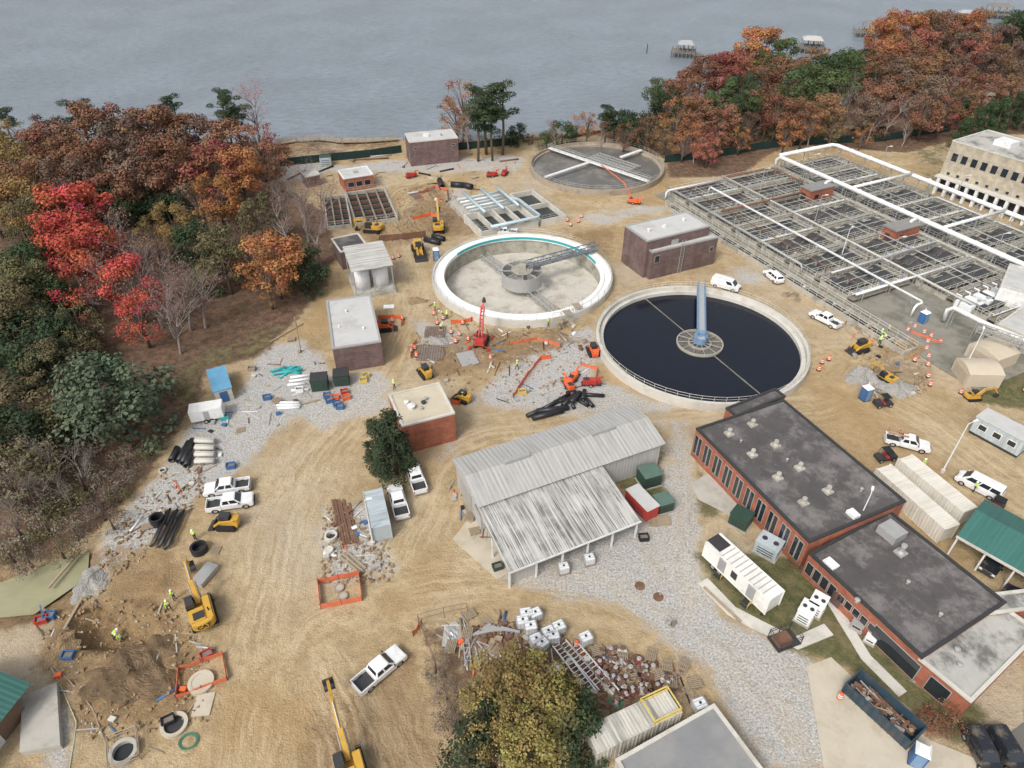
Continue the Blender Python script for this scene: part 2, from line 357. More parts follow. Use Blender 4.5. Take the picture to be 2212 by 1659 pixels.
def groundmat():
    m,nt,p=nodes('site ground');tc=N(nt,'ShaderNodeTexCoord').outputs['Object'];L=nt.links
    A=N(nt,'ShaderNodeAttribute');A.attribute_name='ma';B=N(nt,'ShaderNodeAttribute');B.attribute_name='mb'
    sa=N(nt,'ShaderNodeSeparateColor');L.new(A.outputs['Color'],sa.inputs[0]);sb=N(nt,'ShaderNodeSeparateColor');L.new(B.outputs['Color'],sb.inputs[0])
    nb=noise(nt,tc,.13,7,.7);nm=noise(nt,tc,.7,6,.72);nf=noise(nt,tc,4,3,.7);nl=noise(nt,tc,.045,3,.5)
    edge=mth(nt,'MULTIPLY_ADD',mth(nt,'ADD',mth(nt,'MULTIPLY',nb,.55),mth(nt,'MULTIPLY',nm,.45)),2.2,-1.1)
    def mk(s): return ramp(nt,mth(nt,'ADD',s,edge),.34,.72)
    sand=mixc(nt,ramp(nt,nb,.35,.65),(.375,.275,.15),(.51,.40,.25))
    sand=mixc(nt,ramp(nt,nm,.42,.66,0,.75),sand,(.31,.225,.125))
    sand=mixc(nt,ramp(nt,nl,.48,.68,0,.6),sand,(.46,.40,.32))
    sand=mixc(nt,ramp(nt,nl,.47,.34,0,.5),sand,(.36,.235,.11))
    sand=mixc(nt,ramp(nt,nf,.5,.75,0,.5),sand,(.26,.20,.13))
    cb=N(nt,'ShaderNodeCombineXYZ');L.new(mth(nt,'MULTIPLY_ADD',sb.outputs[1],1.6,mth(nt,'MULTIPLY',nb,5.)),cb.inputs[0]);L.new(mth(nt,'MULTIPLY',sb.outputs[2],.1),cb.inputs[1])
    st=noise(nt,cb.outputs[0],1.,4,.7)
    cb2=N(nt,'ShaderNodeCombineXYZ');L.new(mth(nt,'MULTIPLY_ADD',sb.outputs[1],.6,mth(nt,'MULTIPLY',nb,3.)),cb2.inputs[0]);L.new(mth(nt,'MULTIPLY',sb.outputs[2],.04),cb2.inputs[1])
    st2=noise(nt,cb2.outputs[0],1.,4,.6)
    gr=mixc(nt,ramp(nt,nf,.3,.7),(.27,.262,.25),(.58,.57,.55));gr=mixc(nt,ramp(nt,nm,.5,.72,0,.75),gr,(.40,.345,.255))
    md=mixc(nt,ramp(nt,nm,.3,.7),(.165,.105,.055),(.34,.23,.12));md=mixc(nt,ramp(nt,nf,.45,.75,0,.5),md,(.11,.075,.04))
    c=mixc(nt,mk(sa.outputs[0]),sand,gr)
    c=mixc(nt,mth(nt,'MULTIPLY',mk(A.outputs['Alpha']),.88),c,md)
    rf=mth(nt,'MULTIPLY',sb.outputs[0],ramp(nt,st,.40,.64,0,1));c=mixc(nt,mth(nt,'MULTIPLY',rf,.62),c,(.58,.475,.325))
    rf2=mth(nt,'MULTIPLY',sb.outputs[0],ramp(nt,st2,.50,.68,0,.5));c=mixc(nt,rf2,c,(.33,.24,.135))
    rf3=mth(nt,'MULTIPLY',sb.outputs[0],ramp(nt,st,.42,.28,0,.45));c=mixc(nt,rf3,c,(.28,.21,.13))
    c=mixc(nt,ramp(nt,nm,.56,.72,0,.35),c,(.27,.19,.11))
    li=mixc(nt,ramp(nt,nm,.35,.65),(.085,.06,.042),(.20,.12,.08));li=mixc(nt,ramp(nt,nf,.5,.8,0,.7),li,(.29,.22,.155));li=mixc(nt,ramp(nt,nb,.55,.7,0,.6),li,(.095,.085,.05))
    c=mixc(nt,mk(sa.outputs[2]),c,li)
    g=mixc(nt,ramp(nt,nm,.35,.65),(.08,.095,.04),(.18,.155,.08));g=mixc(nt,ramp(nt,nb,.5,.7,0,.6),g,(.23,.17,.10));g=mixc(nt,ramp(nt,nf,.5,.8,0,.6),g,(.06,.07,.03))
    c=mixc(nt,mk(sa.outputs[1]),c,g)
    c=mixc(nt,ramp(nt,B.outputs['Alpha'],.2,.8,0,.8),c,(.28,.25,.19))
    ns=noise(nt,tc,14,2,.8);cc=N(nt,'ShaderNodeCombineColor');v=ramp(nt,ns,.25,.75,.72,1.26)
    for i in range(3): L.new(v,cc.inputs[i])
    c=mixc(nt,1.,c,cc.outputs[0],'MULTIPLY')
    L.new(c,p.inputs['Base Color']);p.inputs['Roughness'].default_value=.95;p.inputs['Specular IOR Level'].default_value=.15
    b=N(nt,'ShaderNodeBump',Strength=1.,Distance=.3);h=mth(nt,'ADD',mth(nt,'ADD',mth(nt,'MULTIPLY',nm,1.),mth(nt,'MULTIPLY',nf,.4)),mth(nt,'MULTIPLY',mth(nt,'MULTIPLY',st,sb.outputs[0]),.45));L.new(h,b.inputs['Height']);L.new(b.outputs[0],p.inputs['Normal'])
    return m
me.materials.append(groundmat());g=bpy.data.objects.new('ground',me);COL.objects.link(g);struct(g)
def watermat(name,col,rough,sc,strg,dist=.3,mx=.45,spec=.5,rip=.5):
    m,nt,p=nodes(name);tc=N(nt,'ShaderNodeTexCoord').outputs['Object']
    mp=N(nt,'ShaderNodeMapping');nt.links.new(tc,mp.inputs[0]);mp.inputs['Scale'].default_value=(mx,1,1);mp.inputs['Rotation'].default_value=(0,0,R(12))
    a=noise(nt,mp.outputs[0],sc,5,.7);b0=noise(nt,tc,sc*.05,4,.5)
    c=mixc(nt,ramp(nt,b0,.35,.65),tuple(x*.9 for x in col),tuple(x*1.08 for x in col));c=mixc(nt,ramp(nt,a,.40,.62,0,rip),c,tuple(x*.6 for x in col))
    nt.links.new(c,p.inputs['Base Color']);p.inputs['Roughness'].default_value=rough;p.inputs['Specular IOR Level'].default_value=spec
    b=N(nt,'ShaderNodeBump',Strength=strg,Distance=dist);nt.links.new(a,b.inputs['Height']);nt.links.new(b.outputs[0],p.inputs['Normal'])
    return m
b=MB();b.add([(-6000,145,-1.7),(6000,145,-1.7),(6000,9000,-1.7),(-6000,9000,-1.7)],[(0,1,2,3)])
struct(b.build('sea',watermat('river water',(.225,.262,.30),.3,.6,.9,.45,.42,.5,.6),up=True))
b=MB();b.prism([tuple(G(x,y)[:2]) for x,y in((-400,1275),(0,1252),(120,1207),(190,1188),(186,1242),(70,1322),(-400,1368))],-.5,-.45)
struct(b.build('pond_water',watermat('murky pond water',(.30,.285,.17),.12,.35,.3,.1,.8,.6,.25)))
def pad(name,ps,z,m):
    b=MB();b.prism([tuple(G(x,y)[:2]) for x,y in ps],-.3,z);return struct(b.build(name,m))
wconc=mat('warm concrete',(.50,.45,.36),.85,var=.15,dirt=(.38,.32,.23),dirtamt=.6,scale=.4)
pad('concrete_apron',[(1742,1440),(1795,1420),(1880,1500),(2010,1600),(2110,1640),(2100,1720),(1790,1720)],.07,wconc)
pad('shed_slab',[(978,1165),(1040,1085),(1125,1225),(1075,1252)],.08,wconc)
pad('asphalt_lot',[(2060,1720),(2100,1640),(2212,1560),(2212,1480),(2400,1400),(2400,1720)],.05,mat('asphalt',(.15,.14,.125),.9,var=.25,scale=.5))
pad('entrance_slab',[(1490,1045),(1535,1020),(1600,1080),(1580,1115),(1510,1080)],.07,conc)
def strip(name,pts,w,z,m,z0=-.2):
    b=MB();P=[G(*p) for p in pts]
    Ls=[];Rs=[]
    for i,p in enumerate(P):
        d=(P[min(i+1,len(P)-1)]-P[max(i-1,0)]).normalized();n=Vector((-d.y,d.x,0));Ls.append(p+n*w/2);Rs.append(p-n*w/2)
    for i in range(len(P)-1): b.prism([Ls[i][:2],Rs[i][:2],Rs[i+1][:2],Ls[i+1][:2]],z0,z)
    return b.build(name,m)
struct(strip('pavement',[(1518,1255),(1580,1320),(1640,1352),(1720,1390),(1790,1360)],1.5,.09,concl))
struct(strip('pavement',[(1790,1290),(1815,1330),(1870,1420),(1950,1500)],1.2,.1,concl))
# ---------- sky
w=bpy.data.worlds.new('World');S.world=w;w.use_nodes=True;nt=w.node_tree;bg=nt.nodes['Background']
sk=nt.nodes.new('ShaderNodeTexSky');sk.sky_type='NISHITA';sk.sun_disc=False;SE,SA=R(48),R(215)
sk.sun_elevation=SE;sk.sun_rotation=SA;sk.dust_density=5.;sk.air_density=1.
hs=nt.nodes.new('ShaderNodeHueSaturation');hs.inputs['Saturation'].default_value=.3;hs.inputs['Value'].default_value=1.2;nt.links.new(sk.outputs[0],hs.inputs['Color']);nt.links.new(hs.outputs[0],bg.inputs[0]);bg.inputs[1].default_value=.15
sl=bpy.data.lights.new('sun','SUN');sl.energy=1.5;sl.angle=R(12);sl.color=(1,.955,.88);so=bpy.data.objects.new('sun',sl);COL.objects.link(so)
sd=Vector((math.sin(SA)*math.cos(SE),math.cos(SA)*math.cos(SE),math.sin(SE)));so.rotation_euler=sd.to_track_quat('Z','Y').to_euler()
cam=bpy.data.cameras.new('camera');cam.sensor_width=36;cam.lens=36*F/2212;cam.clip_end=20000;co=bpy.data.objects.new('camera',cam);COL.objects.link(co)
co.location=(0,0,CH);co.rotation_euler=(math.pi/2-PT,0,0);S.camera=co
S.view_settings.view_transform='Standard';S.view_settings.look='None';S.view_settings.exposure=0
# ---------- buildings
def rect3(a,b,c,H):
    A,B,C=G(*a,H),G(*b,H),G(*c,H);d=B-A;L=d.length;d.normalize();n=Vector((-d.y,d.x,0));W=(C-A).dot(n)
    return Vector((A.x,A.y,0)),math.atan2(d.y,d.x),L,W
def sub(o,root,loc,rz):
    o.parent=root;o.matrix_local=(Matrix.Translation(root.location)@Matrix.Rotation(root.rotation_euler.z,4,'Z')).inverted()@(Matrix.Translation(loc)@Matrix.Rotation(rz,4,'Z'))
def section(root,a,b,c,H,wm,rm,wins=(),doors=(),par=.35,cope=None,units=()):
    loc,rz,L,W=rect3(a,b,c,H)
    o=MB().bx(0,L,0,W,-.3,H-.05).build('wall',wm);sub(o,root,loc,rz)
    o=MB().bx(.3,L-.3,.3,W-.3,H-.3,H-.03).build('roof',rm);sub(o,root,loc,rz)
    if par:
        q=MB()
        for x0,x1,y0,y1 in((-.06,L+.06,-.06,.3),(-.06,L+.06,W-.3,W+.06),(-.06,.3,.3,W-.3),(L-.3,L+.06,.3,W-.3)): q.bx(x0,x1,y0,y1,H-.12,H+par-.2)
        sub(q.build('coping',cope or concl),root,loc,rz)
    def onface(f,u,z,w,h,th,out):
        if f=='f': return (u-w/2,u+w/2,-out,th-out,z,z+h)
        if f=='l': return (-out,th-out,u-w/2,u+w/2,z,z+h)
        if f=='r': return (L-th+out,L+out,u-w/2,u+w/2,z,z+h)
    for f,u,z,ww,h in wins:
        u=u*(L if f=='f' else W)
        fr=MB().bx(*onface(f,u,z,ww,h,.1,.05)).build('window_frame',galv);sub(fr,root,loc,rz)
        gl=MB().bx(*onface(f,u,z+.08,ww-.16,h-.16,.05,.06)).build('pane',glass);gl.parent=fr
    for f,u,ww,h in doors:
        u=u*(L if f=='f' else W)
        d=MB().bx(*onface(f,u,0,ww,h,.1,.06)).build('door',mat('brown door paint',(.12,.08,.07),.6));sub(d,root,loc,rz)
    for k,x,y,sx,sy,sz,m in units:
        q=MB()
        if x>1.5:
            p=Matrix.Rotation(-rz,4,'Z')@(G(x,y,H)-loc);X0,Y0=p.x,p.y
        else: X0,Y0=x*L,y*W
        if k=='box': q.bx(X0-sx/2,X0+sx/2,Y0-sy/2,Y0+sy/2,H-.05,H+sz)
        elif k=='cyl': q.lathe([(sx,0),(sx,sz*.7),(sx*1.5,sz*.75),(sx*1.5,sz),(0,sz+.1)],12,(X0,Y0,H-.05))
        elif k=='fan': q.box(X0,Y0,H-.05,sx*1.9,sx*1.9,.3);q.lathe([(sx*.75,.25),(sx*.45,.55),(sx*.45,sz),(sx*.6,sz+.1),(sx*.5,sz+.3),(0,sz+.32)],12,(X0,Y0,H))
        sub(q.build({'box':'roof_unit','cyl':'roof_vent','fan':'exhaust_fan'}[k],m),root,loc,rz)
    return loc,rz,L,W
def building(name,label,a,b,c,H,wm,rm,**k):
    loc,rz,L,W=rect3(a,b,c,H);r=thing(name,label,'building',loc,rz);section(r,a,b,c,H,wm,rm,**k);return r,L,W
building('pump_house','mauve block pump house with white flat roof beside the waterfront pine trees',(884,308),(989,298),(967,280),6.5,mauve,memb,
  doors=[('l',.5,1.6,2.6)],units=[('box',.4,.5,1.5,1.2,.6,whitem),('cyl',.7,.4,.2,0,.6,galv)],wins=[('l',.2,1,.9,2),('f',.9,4.6,1.2,.5),('f',.12,4.6,1.2,.5)])
building('brick_pump_house','small red brick building with white roof behind the open settling basins',(742,387),(806,377),(792,359),3.4,redb,memb,wins=[('f',.22,1,1.6,1.4),('f',.5,1,1.6,1.4),('f',.78,1,1.6,1.4)],doors=[('r',.5,1.2,2.2)],units=[('box',.5,.5,1,1,.4,galv)],cope=whitem)
building('utility_shed','small brown shed with white roof left of the small red brick building',(660,383),(690,377),(684,366),2.8,mauve,memb,doors=[('f',.5,1.,2.1)])
bd,L,W=building('process_building','two level mauve block building between the empty round tank and the aeration basins',(1399,522),(1534,489),(1481,458),8.,mauve,memb,cope=galv,
  doors=[('l',.75,1.2,2.4)],units=[('cyl',.2,.5,.25,0,.5,whitem),('box',.45,.5,.6,.6,.4,whitem),('cyl',.8,.6,.25,0,.5,whitem)])
section(bd,(1410,546),(1552,513),(1530,499),6.,mauve,memb,cope=galv,doors=[('f',.72,2.,3.),('l',.5,1.2,2.4),('f',.2,1.2,2.4)],wins=[('f',.08,3.5,1.2,1.6),('f',.92,3.2,.9,1.)],units=[('box',.38,.5,1.6,1,1.,galv)])
q=MB();l0,r0,LL,WW=rect3((1410,546),(1552,513),(1530,499),6.)
for s in(.42,.47):
    q.beam((LL*s,-.25,0),(LL*s,-.25,7.4),.08,.08)
for i in range(14): q.beam((LL*.42,-.25,.4+i*.48),(LL*.47,-.25,.4+i*.48),.05,.05)
sub(q.build('access_ladder',galv),bd,l0,r0)
building('electrical_building','long mauve building with pale grey roof and rusty edge next to the autumn lawn',(718,754),(823,738),(764,642),4.8,mauve,memb,cope=galv,doors=[('l',.3,1.2,2.3),('l',.7,1.2,2.3)],units=[('cyl',.4,.7,.15,0,.4,whitem),('cyl',.7,.3,.15,0,.4,whitem),('cyl',.2,.4,.12,0,.4,whitem)],wins=[('l',.5,2.8,1.2,.8)])
building('brick_control_building','square red brick building with tan gravel roof beside the tall dark green tree',(868,922),(982,893),(945,828),5.2,redb,tanroof,cope=concl,doors=[('r',.3,1.2,2.3)],units=[('cyl',.3,.45,.4,0,.6,whitem),('cyl',.25,.62,.25,0,.45,whitem),('cyl',.55,.5,.25,0,.4,darks),('cyl',.47,.36,.2,0,.3,galv),('cyl',.62,.6,.2,0,.4,galv)])
fans=[('fan',x,y,.55,0,.7,conc) for x,y in((1575,938),(1625,918),(1625,983),(1675,963),(1680,1033),(1727,1012),(1735,1087),(1788,1062))]
lab,L,W=building('laboratory_building','long red brick building with dark weathered flat roof and rooftop exhaust fans',(1504,926),(1748,1172),(1963,1089),5.,redb,darkroof,cope=darks,
  wins=[('f',.045+.1*i+d,.9,.72,3.3) for i in range(10) for d in(-.018,.018)],
  units=fans+[('box',1842,1112,1.3,1.,.4,whitem),('cyl',1600,955,.12,0,.4,galv),('cyl',1700,995,.12,0,.4,galv),('cyl',1860,1060,.15,0,.5,galv)])
section(lab,(1568,882),(1590,900),(1692,853),5.04,redb,darkroof,cope=darks)
section(lab,(1748,1196),(1992,1422),(2126,1265),3.8,redb,darkroof,cope=darks,wins=[('f',.05+.075*i,.8,1.,1.9) for i in range(4)]+[('f',.36+.07*i,1.2,.9,1.2) for i in range(5)]+[('f',.84,.2,5.5,2.6)],doors=[('f',.33,1.2,2.2)],
  units=[('box',1795,1218,1.5,1.1,.2,whitem),('box',1923,1155,2.4,2.2,1.1,galv),('fan',1945,1195,.6,0,1.2,galv),('cyl',1850,1300,.2,0,.5,galv),('cyl',1960,1260,.15,0,.5,galv),('cyl',2030,1330,.15,0,.5,galv)])
section(lab,(1985,1424),(2098,1517),(2280,1390),3.3,redb,oldroof,cope=concl,wins=[('f',.5,0.2,2.2,2.4)],units=[('cyl',.3,.3,.2,0,.5,galv),('cyl',.5,.2,.2,0,.4,galv)])
section(lab,(2080,1290),(2110,1330),(2300,1290),3.6,redb,oldroof,cope=concl)
a,b_,c=(1036,1090),(1431,955),(1356,877)
loc,rz,L,W=rect3(a,b_,c,5.);sh=thing('metal_warehouse','long corrugated grey metal warehouse with black streaked lean-to canopy','building',loc,rz)
MB().bx(0.1,L-.1,.1,W-.1,-.2,4.9).build('wall',shedwall,sh)
q=MB();q.add([(-.3,-.4,4.95),(L+.3,-.4,4.95),(L+.3,W/2,6.1),(-.3,W/2,6.1),(L+.3,W+.4,4.95),(-.3,W+.4,4.95)],[(0,1,2,3),(3,2,4,5),(0,3,5),(1,4,2)]);rf=q.build('roof',shedroof,sh)
for t in(.26,.74): MB().bx(L*t-1.8,L*t+1.8,W/2-.3,W/2+.3,6.05,6.5).build('ridge_vent',galv,rf)
MB().bx(-.05,.12,W*.35,W*.75,0,3.6).build('door',galv,sh)
cl,cr,CL,CW=rect3((1098,1226),(1383,1115),(1304,1000),4.)
q=MB();q.add([(0,-.3,3.4),(CL,-.3,3.4),(CL,CW,4.7),(0,CW,4.7),(0,-.3,3.3),(CL,-.3,3.3),(CL,CW,4.6),(0,CW,4.6)],[(0,1,2,3),(7,6,5,4),(0,4,5,1),(1,5,6,2),(2,6,7,3),(3,7,4,0)])
sub(q.build('canopy_roof',stainroof),sh,cl,cr)
for i in range(6): sub(MB().box(.2+i*(CL-.4)/5,.1,0,.2,.2,3.4).build('post',whitem),sh,cl,cr)
for x in(.2,CL-.2): sub(MB().box(x,CW*.5,0,.2,.2,4).build('post',whitem),sh,cl,cr)
sub(MB().bx(0,CL,-.38,-.28,3.2,3.45).build('gutter',whitem),sh,cl,cr)
sub(MB().bx(.3,3.8,.5,.65,0,3.2).build('wall_panel',shedwall),sh,cl,cr)
bb,L,W=building('treatment_hall','tall buff brick building with columned base at the far right',(2058,304),(2330,385),(2135,281),12.5,buff,oldroof,
  wins=[('f',.07+.085*i,8.,1.5,2.) for i in range(11)]+[('f',.07+.085*i,4.6,.9,.8) for i in range(11)]+[('l',.3,8,1.2,2.),('l',.7,8,1.2,2.)],cope=concl,units=[('box',.3,.5,4,4,1.2,whitem),('box',.6,.4,6,4,.8,galv)])
for i in range(12): MB().box(L*(.04+.085*i),-1.6,0,.7,.7,4.).build('column',whitem,bb)
MB().bx(0,L,-2.,-.05,4.,4.4).build('porch_roof',concl,bb)
MB().bx(.5,L,-.12,-.02,.2,3.6).build('loading_opening',darks,bb)
building('blower_building','white flat roofed building at the right edge behind the white blower units',(2162,618),(2300,655),(2200,575),4.5,whitem,memb)
building('storage_building','low white roofed building at the right edge above the grass',(2156,700),(2300,760),(2220,655),3.5,contw,memb)
for k,(x,y,x2,y2,cx,cy) in enumerate([(2068,768,2098,805,2110,742),(2096,738,2160,775,2140,715)]):
    loc,rz,L,W=rect3((x,y),(x2,y2),(cx+30,cy+8),3.);t=thing('filter_enclosure','tan arched equipment enclosure on the grass, '+('nearer' if k==0 else 'farther')+' of the two','enclosure',loc,rz)
    W=min(W,5.5);pr=[(0,0),(L,0),(L,2.6)]+[(L*(1-i/8),2.6+.6*math.sin(math.pi*i/8)) for i in range(1,8)]+[(0,2.6)]
    MB().prof(pr,0,W).build('housing',mat('tan panel',(.52,.45,.35),.6,var=.1),t);MB().bx(L*.1,L*.9,-.05,.02,.2,2.3).build('door',mat('tan door',(.42,.36,.28),.6),t)
loc,rz,L,W=rect3((2070,1152),(2205,1228),(2165,1098),3.8)
t=thing('vehicle_shelter','open sided shelter with dark green metal roof at the right edge','shelter',loc,rz)
L+=3;q=MB();q.add([(0,-.3,3.6),(L,-.3,3.6),(L,W/2,5.),(0,W/2,5.),(L,W+.3,3.6),(0,W+.3,3.6)],[(0,1,2,3),(3,2,4,5),(0,3,5),(1,4,2)]);q.build('roof',greenr,t)
MB().bx(0,L,-.36,-.26,3.3,3.65).build('fascia',concl,t)
for i in range(4):
    for y in(.1,W-.1): MB().box(.2+i*(L-.4)/3,y,0,.2,.2,3.6).build('post',whitem,t)
MB().bx(0,L,W*.9,W*.92,0,3.3).build('back_wall',contw,t)
t=thing('brown_building','brown walled building with green metal roof at the lower left edge','building',G(-62,1640),R(78))
MB().bx(-9,5,-1.9,6,-.2,3.2).build('wall',mat('brown siding',(.2,.13,.09),.8),t)
MB().bx(-.2,.0,-2.5,-1.9,0,3).build('trim_post',whitem,t)
MB().bx(-4,-2.8,-1.97,-1.88,1,2.2).build('window',whitem,t);MB().bx(1,2.1,-1.97,-1.88,0,2.2).build('door',whitem,t)
q=MB();q.add([(0,-2.6,3.2),(6.4,-2.6,3.2),(6.4,2,5.2),(0,2,5.2),(0,7,3.2),(6.4,7,3.2)],[(0,1,2,3),(3,2,5,4),(0,3,4),(1,5,2)]);q.build('roof',greenr,t)
q=MB();q.add([(-9,-2.4,3.2),(0,-2.4,3.2),(0,2,4.8),(-9,2,4.8),(0,7,3.2),(-9,7,3.2)],[(0,1,2,3),(3,2,4,5),(0,3,5),(1,4,2)]);q.build('annex_roof',memb,t)
q=MB();q.prism([tuple(G(x,y,.8)[:2]) for x,y in((48,1503),(122,1473),(130,1610),(42,1625))],0,.8);tag(q.build('loading_ramp',conc),'grey concrete loading platform beside the brown building','platform')
loc,rz,L,W=rect3((762,585),(845,571),(815,528),6.);t=thing('chemical_tank_shelter','open steel shelter with pale ribbed roof over tall white chemical tanks','shelter',loc,rz)
q=MB();q.add([(-.3,-.3,6),(L+.3,-.3,6),(L+.3,W,6.7),(-.3,W,6.7),(-.3,-.3,5.85),(L+.3,-.3,5.85),(L+.3,W,6.5),(-.3,W,6.5)],[(0,1,2,3),(7,6,5,4),(0,4,5,1),(1,5,6,2),(2,6,7,3),(3,7,4,0)]);q.build('roof',streak('pale stained sheet roof',(.52,.51,.48),(.2,.19,.17),1,.7,.8,sx=3),t)
for x in(0.,L/2,L):
    for y in(0,W/2,W-.2): MB().box(x,y,0,.18,.18,5.9).build('post',galv,t)
for i,(x,y) in enumerate([(.25,.3),(.75,.3),(.25,.75),(.75,.75)]): MB().lathe([(1.45,0),(1.45,4),(.9,4.6),(0,4.8)],20,(x*L,y*W,.3)).build('tank',whitep,t,True)
MB().bx(-.3,L+.3,-.5,W,0,.6).build('bund_wall',conc,t)
MB().rail([(-.2,-.4,.6),(L+.2,-.4,.6)],1.1,1.5).build('railing',galv,t)
building('dark_annex','low dark roofed brick annex behind the chemical tank shelter',(735,545),(795,532),(770,505),4.,mauve,darkroof)
building('grey_roofed_storage','grey flat roofed storage building at the bottom edge beside the long container',(1542,1522),(1330,1642),(1665,1668),2.6,contd,mat('blue grey flat roof',(.22,.225,.23),.7,var=.2,scale=.5,dirt=(.30,.29,.27),dirtamt=.5))
building('neighbour_house','grey roofed house among the autumn trees at the far right',(2108,182),(2160,192),(2140,168),5,mat('house siding',(.35,.32,.28),.8),mat('shingle roof',(.2,.18,.16),.9),wins=[('f',.25,1,1.2,1.5),('f',.75,1,1.2,1.5)])
# ---------- round tanks
RT=18.
def ring(n,r,z,s=0): return [(r*math.cos(2*math.pi*i/n+s),r*math.sin(2*math.pi*i/n+s),z) for i in range(n)]
c1=T1c.copy();c1.z=0
t=thing('clarifier_tank','empty round concrete clarifier with white launder, teal weir strip and truss bridge','tank',c1)
MB().lathe([(RT,-.5),(RT,1.5),(RT-.35,1.5),(RT-.35,1.15),(16.6,.95),(16.6,-.5)],96,closed=True).build('wall',concl,t)
MB().lathe([(RT-.36,1.17),(RT-.36,1.25),(16.5,1.05),(16.3,1.45),(15.6,1.45),(15.6,.8),(15.9,.7),(15.9,.95)],96,closed=True).build('launder',mat('white launder coating',(.82,.83,.82),.5,var=.08,dirt=(.55,.52,.46),dirtamt=.25),t)
MB().arc(15.5,15.75,1.1,1.53,R(15),R(150)).build('weir_strip',teal,t)
MB().lathe([(15.88,-2.5),(15.88,.75),(16.5,.75),(16.5,-2.5)],96,closed=True).build('inner_wall',mat('stained concrete wall',(.36,.34,.285),.85,var=.3,dirt=(.13,.125,.1),dirtamt=.65,scale=.8),t)
MB().lathe([(16.4,-2.35),(3.,-2.75),(.01,-2.8)],96).build('floor',mat('dried concrete floor',(.52,.49,.43),.7,var=.2,dirt=(.31,.28,.22),dirtamt=.75,scale=.5),t,up=True)
MB().lathe([(4.1,-.9),(4.1,1.9),(3.95,1.9),(3.95,-.9)],40,closed=True).build('centre_drum',galv,t)
MB().lathe([(1.,-2.7),(1.,2.),(0,2.)],20).build('centre_column',conc,t)
q=MB();q.lathe([(2.2,2.),(2.2,2.15),(0,2.15)],16);q.box(0,0,2.15,1.4,1.2,1.);q.rail(ring(10,2.1,2.15),1.1,2.,closed=True);q.build('drive_platform',grate,t)
q=MB()
for a in range(8): q.beam((1*math.cos(a*.785),1*math.sin(a*.785),1.8),(4*math.cos(a*.785),4*math.sin(a*.785),1.8),.15,.25)
q.build('drum_spider',galv,t)
for k,an in enumerate((R(123),R(-60))):
    q=MB();e=Vector((math.cos(an),math.sin(an),0));q.truss(e*1.+Vector((0,0,-1.9)),e*15+Vector((0,0,-1.9)),1.6,1.1,10,.09)
    for i in range(6): q.beam(e*(3+i*2.1)+Vector((-.6,.6,-2.3)),e*(3+i*2.1)+Vector((.6,-.6,-2.3)),.06,.35)
    q.build('rake_arm',galv,t)
e1=(G(1290,543,2.4)-G(1128,590,2.4)).normalized()
MB().truss(e1*1.2+Vector((0,0,2.2)),e1*18.3+Vector((0,0,1.9)),1.3,1.3,12,.09).build('bridge_truss',bluetr,t);MB().beam(e1*1.2+Vector((0,0,2.25)),e1*18.3+Vector((0,0,1.95)),.9,.06).build('bridge_deck',dgrate,t)
MB().rail(ring(48,RT-.15,1.5),1.1,2.4,.035,True).build('railing',galv,t)
c2=(G(1518,623,1.5)+G(1518,866,1.5))/2;c2=Vector((c2.x,c2.y,0));c2.x=G(1514,740,1.).x
t=thing('clarifier_tank','full round clarifier of black water with long blue bridge to its centre','tank',c2)
MB().lathe([(RT,-.3),(RT,1.6),(RT-.55,1.6),(RT-.55,.75),(RT-.9,.7),(RT-.9,-.3)],96,closed=True).build('wall',concl,t)
MB().lathe([(RT-.6,.8),(RT-.6,.95),(RT-1.3,.95),(RT-1.3,.1),(RT-1.1,.1),(RT-1.1,.8)],96,closed=True).build('launder',concl,t)
MB().disc(RT-1.15,.3).build('water_surface',watermat('black clarifier water',(.008,.011,.02),.10,.5,.10,.05,1.,.4,.3),t,up=True)
q=MB();q.lathe([(4.,.3),(4.,.75),(3.8,.75),(3.8,.3)],40,closed=True)
for a in range(12): q.beam((.5*math.cos(a*.5236),.5*math.sin(a*.5236),.8),(3.9*math.cos(a*.5236),3.9*math.sin(a*.5236),.8),.1,.12)
q.lathe([(2.,.3),(2.,.7),(1.8,.7),(1.8,.3)],30,closed=True);q.build('feedwell',grate,t)
MB().disc(3.75,.36,32).build('feedwell_scum',mat('grey scum',(.15,.14,.125),.6,var=.5,scale=2.5,dirt=(.05,.05,.05),dirtamt=.7),t,up=True)
q=MB();q.lathe([(1.2,.8),(1.2,2.1),(0,2.1)],16);q.box(0,0,2.1,1.,1.,.7);q.build('drive_unit',bluel,t)
e2=(G(1508,622,1.8)-G(1507,742,1.8));e2.z=0;e2.normalize();u2=Vector((e2.y,-e2.x,0))
q=MB();q.beam(e2*-1.2+Vector((0,0,2.1)),e2*18.6+Vector((0,0,1.75)),1.15,.15);q.build('bridge_deck',mat('pale grey deck',(.36,.39,.41),.6,var=.3,scale=3),t)
for s in(-1,1):
    MB().beam(e2*-1.2+u2*s*.65+Vector((0,0,1.9)),e2*18.6+u2*s*.65+Vector((0,0,1.6)),.13,.5).build('bridge_girder',bluel,t)
    MB().rail([e2*-1.2+u2*s*.65+Vector((0,0,2.2)),e2*18.6+u2*s*.65+Vector((0,0,1.9))],1.1,1.5,.035).build('bridge_railing',bluel,t)
dl=G(1390,655)-G(1622,850);dl.z=0;dl.normalize()
for s in(-1,1): MB().beam(dl*s*3.9+Vector((0,0,.36)),dl*s*16.5+Vector((0,0,.36)),.16,.1).build('skimmer_arm',dgrate,t)
MB().rail(ring(60,RT-.3,1.6),1.1,1.9,.035,True).build('railing',palerail,t)
c3=(G(1290,304,1.5)+G(1290,414,1.5))/2;c3=Vector((c3.x,c3.y,0));c3.x=G(1290,360,1.5).x
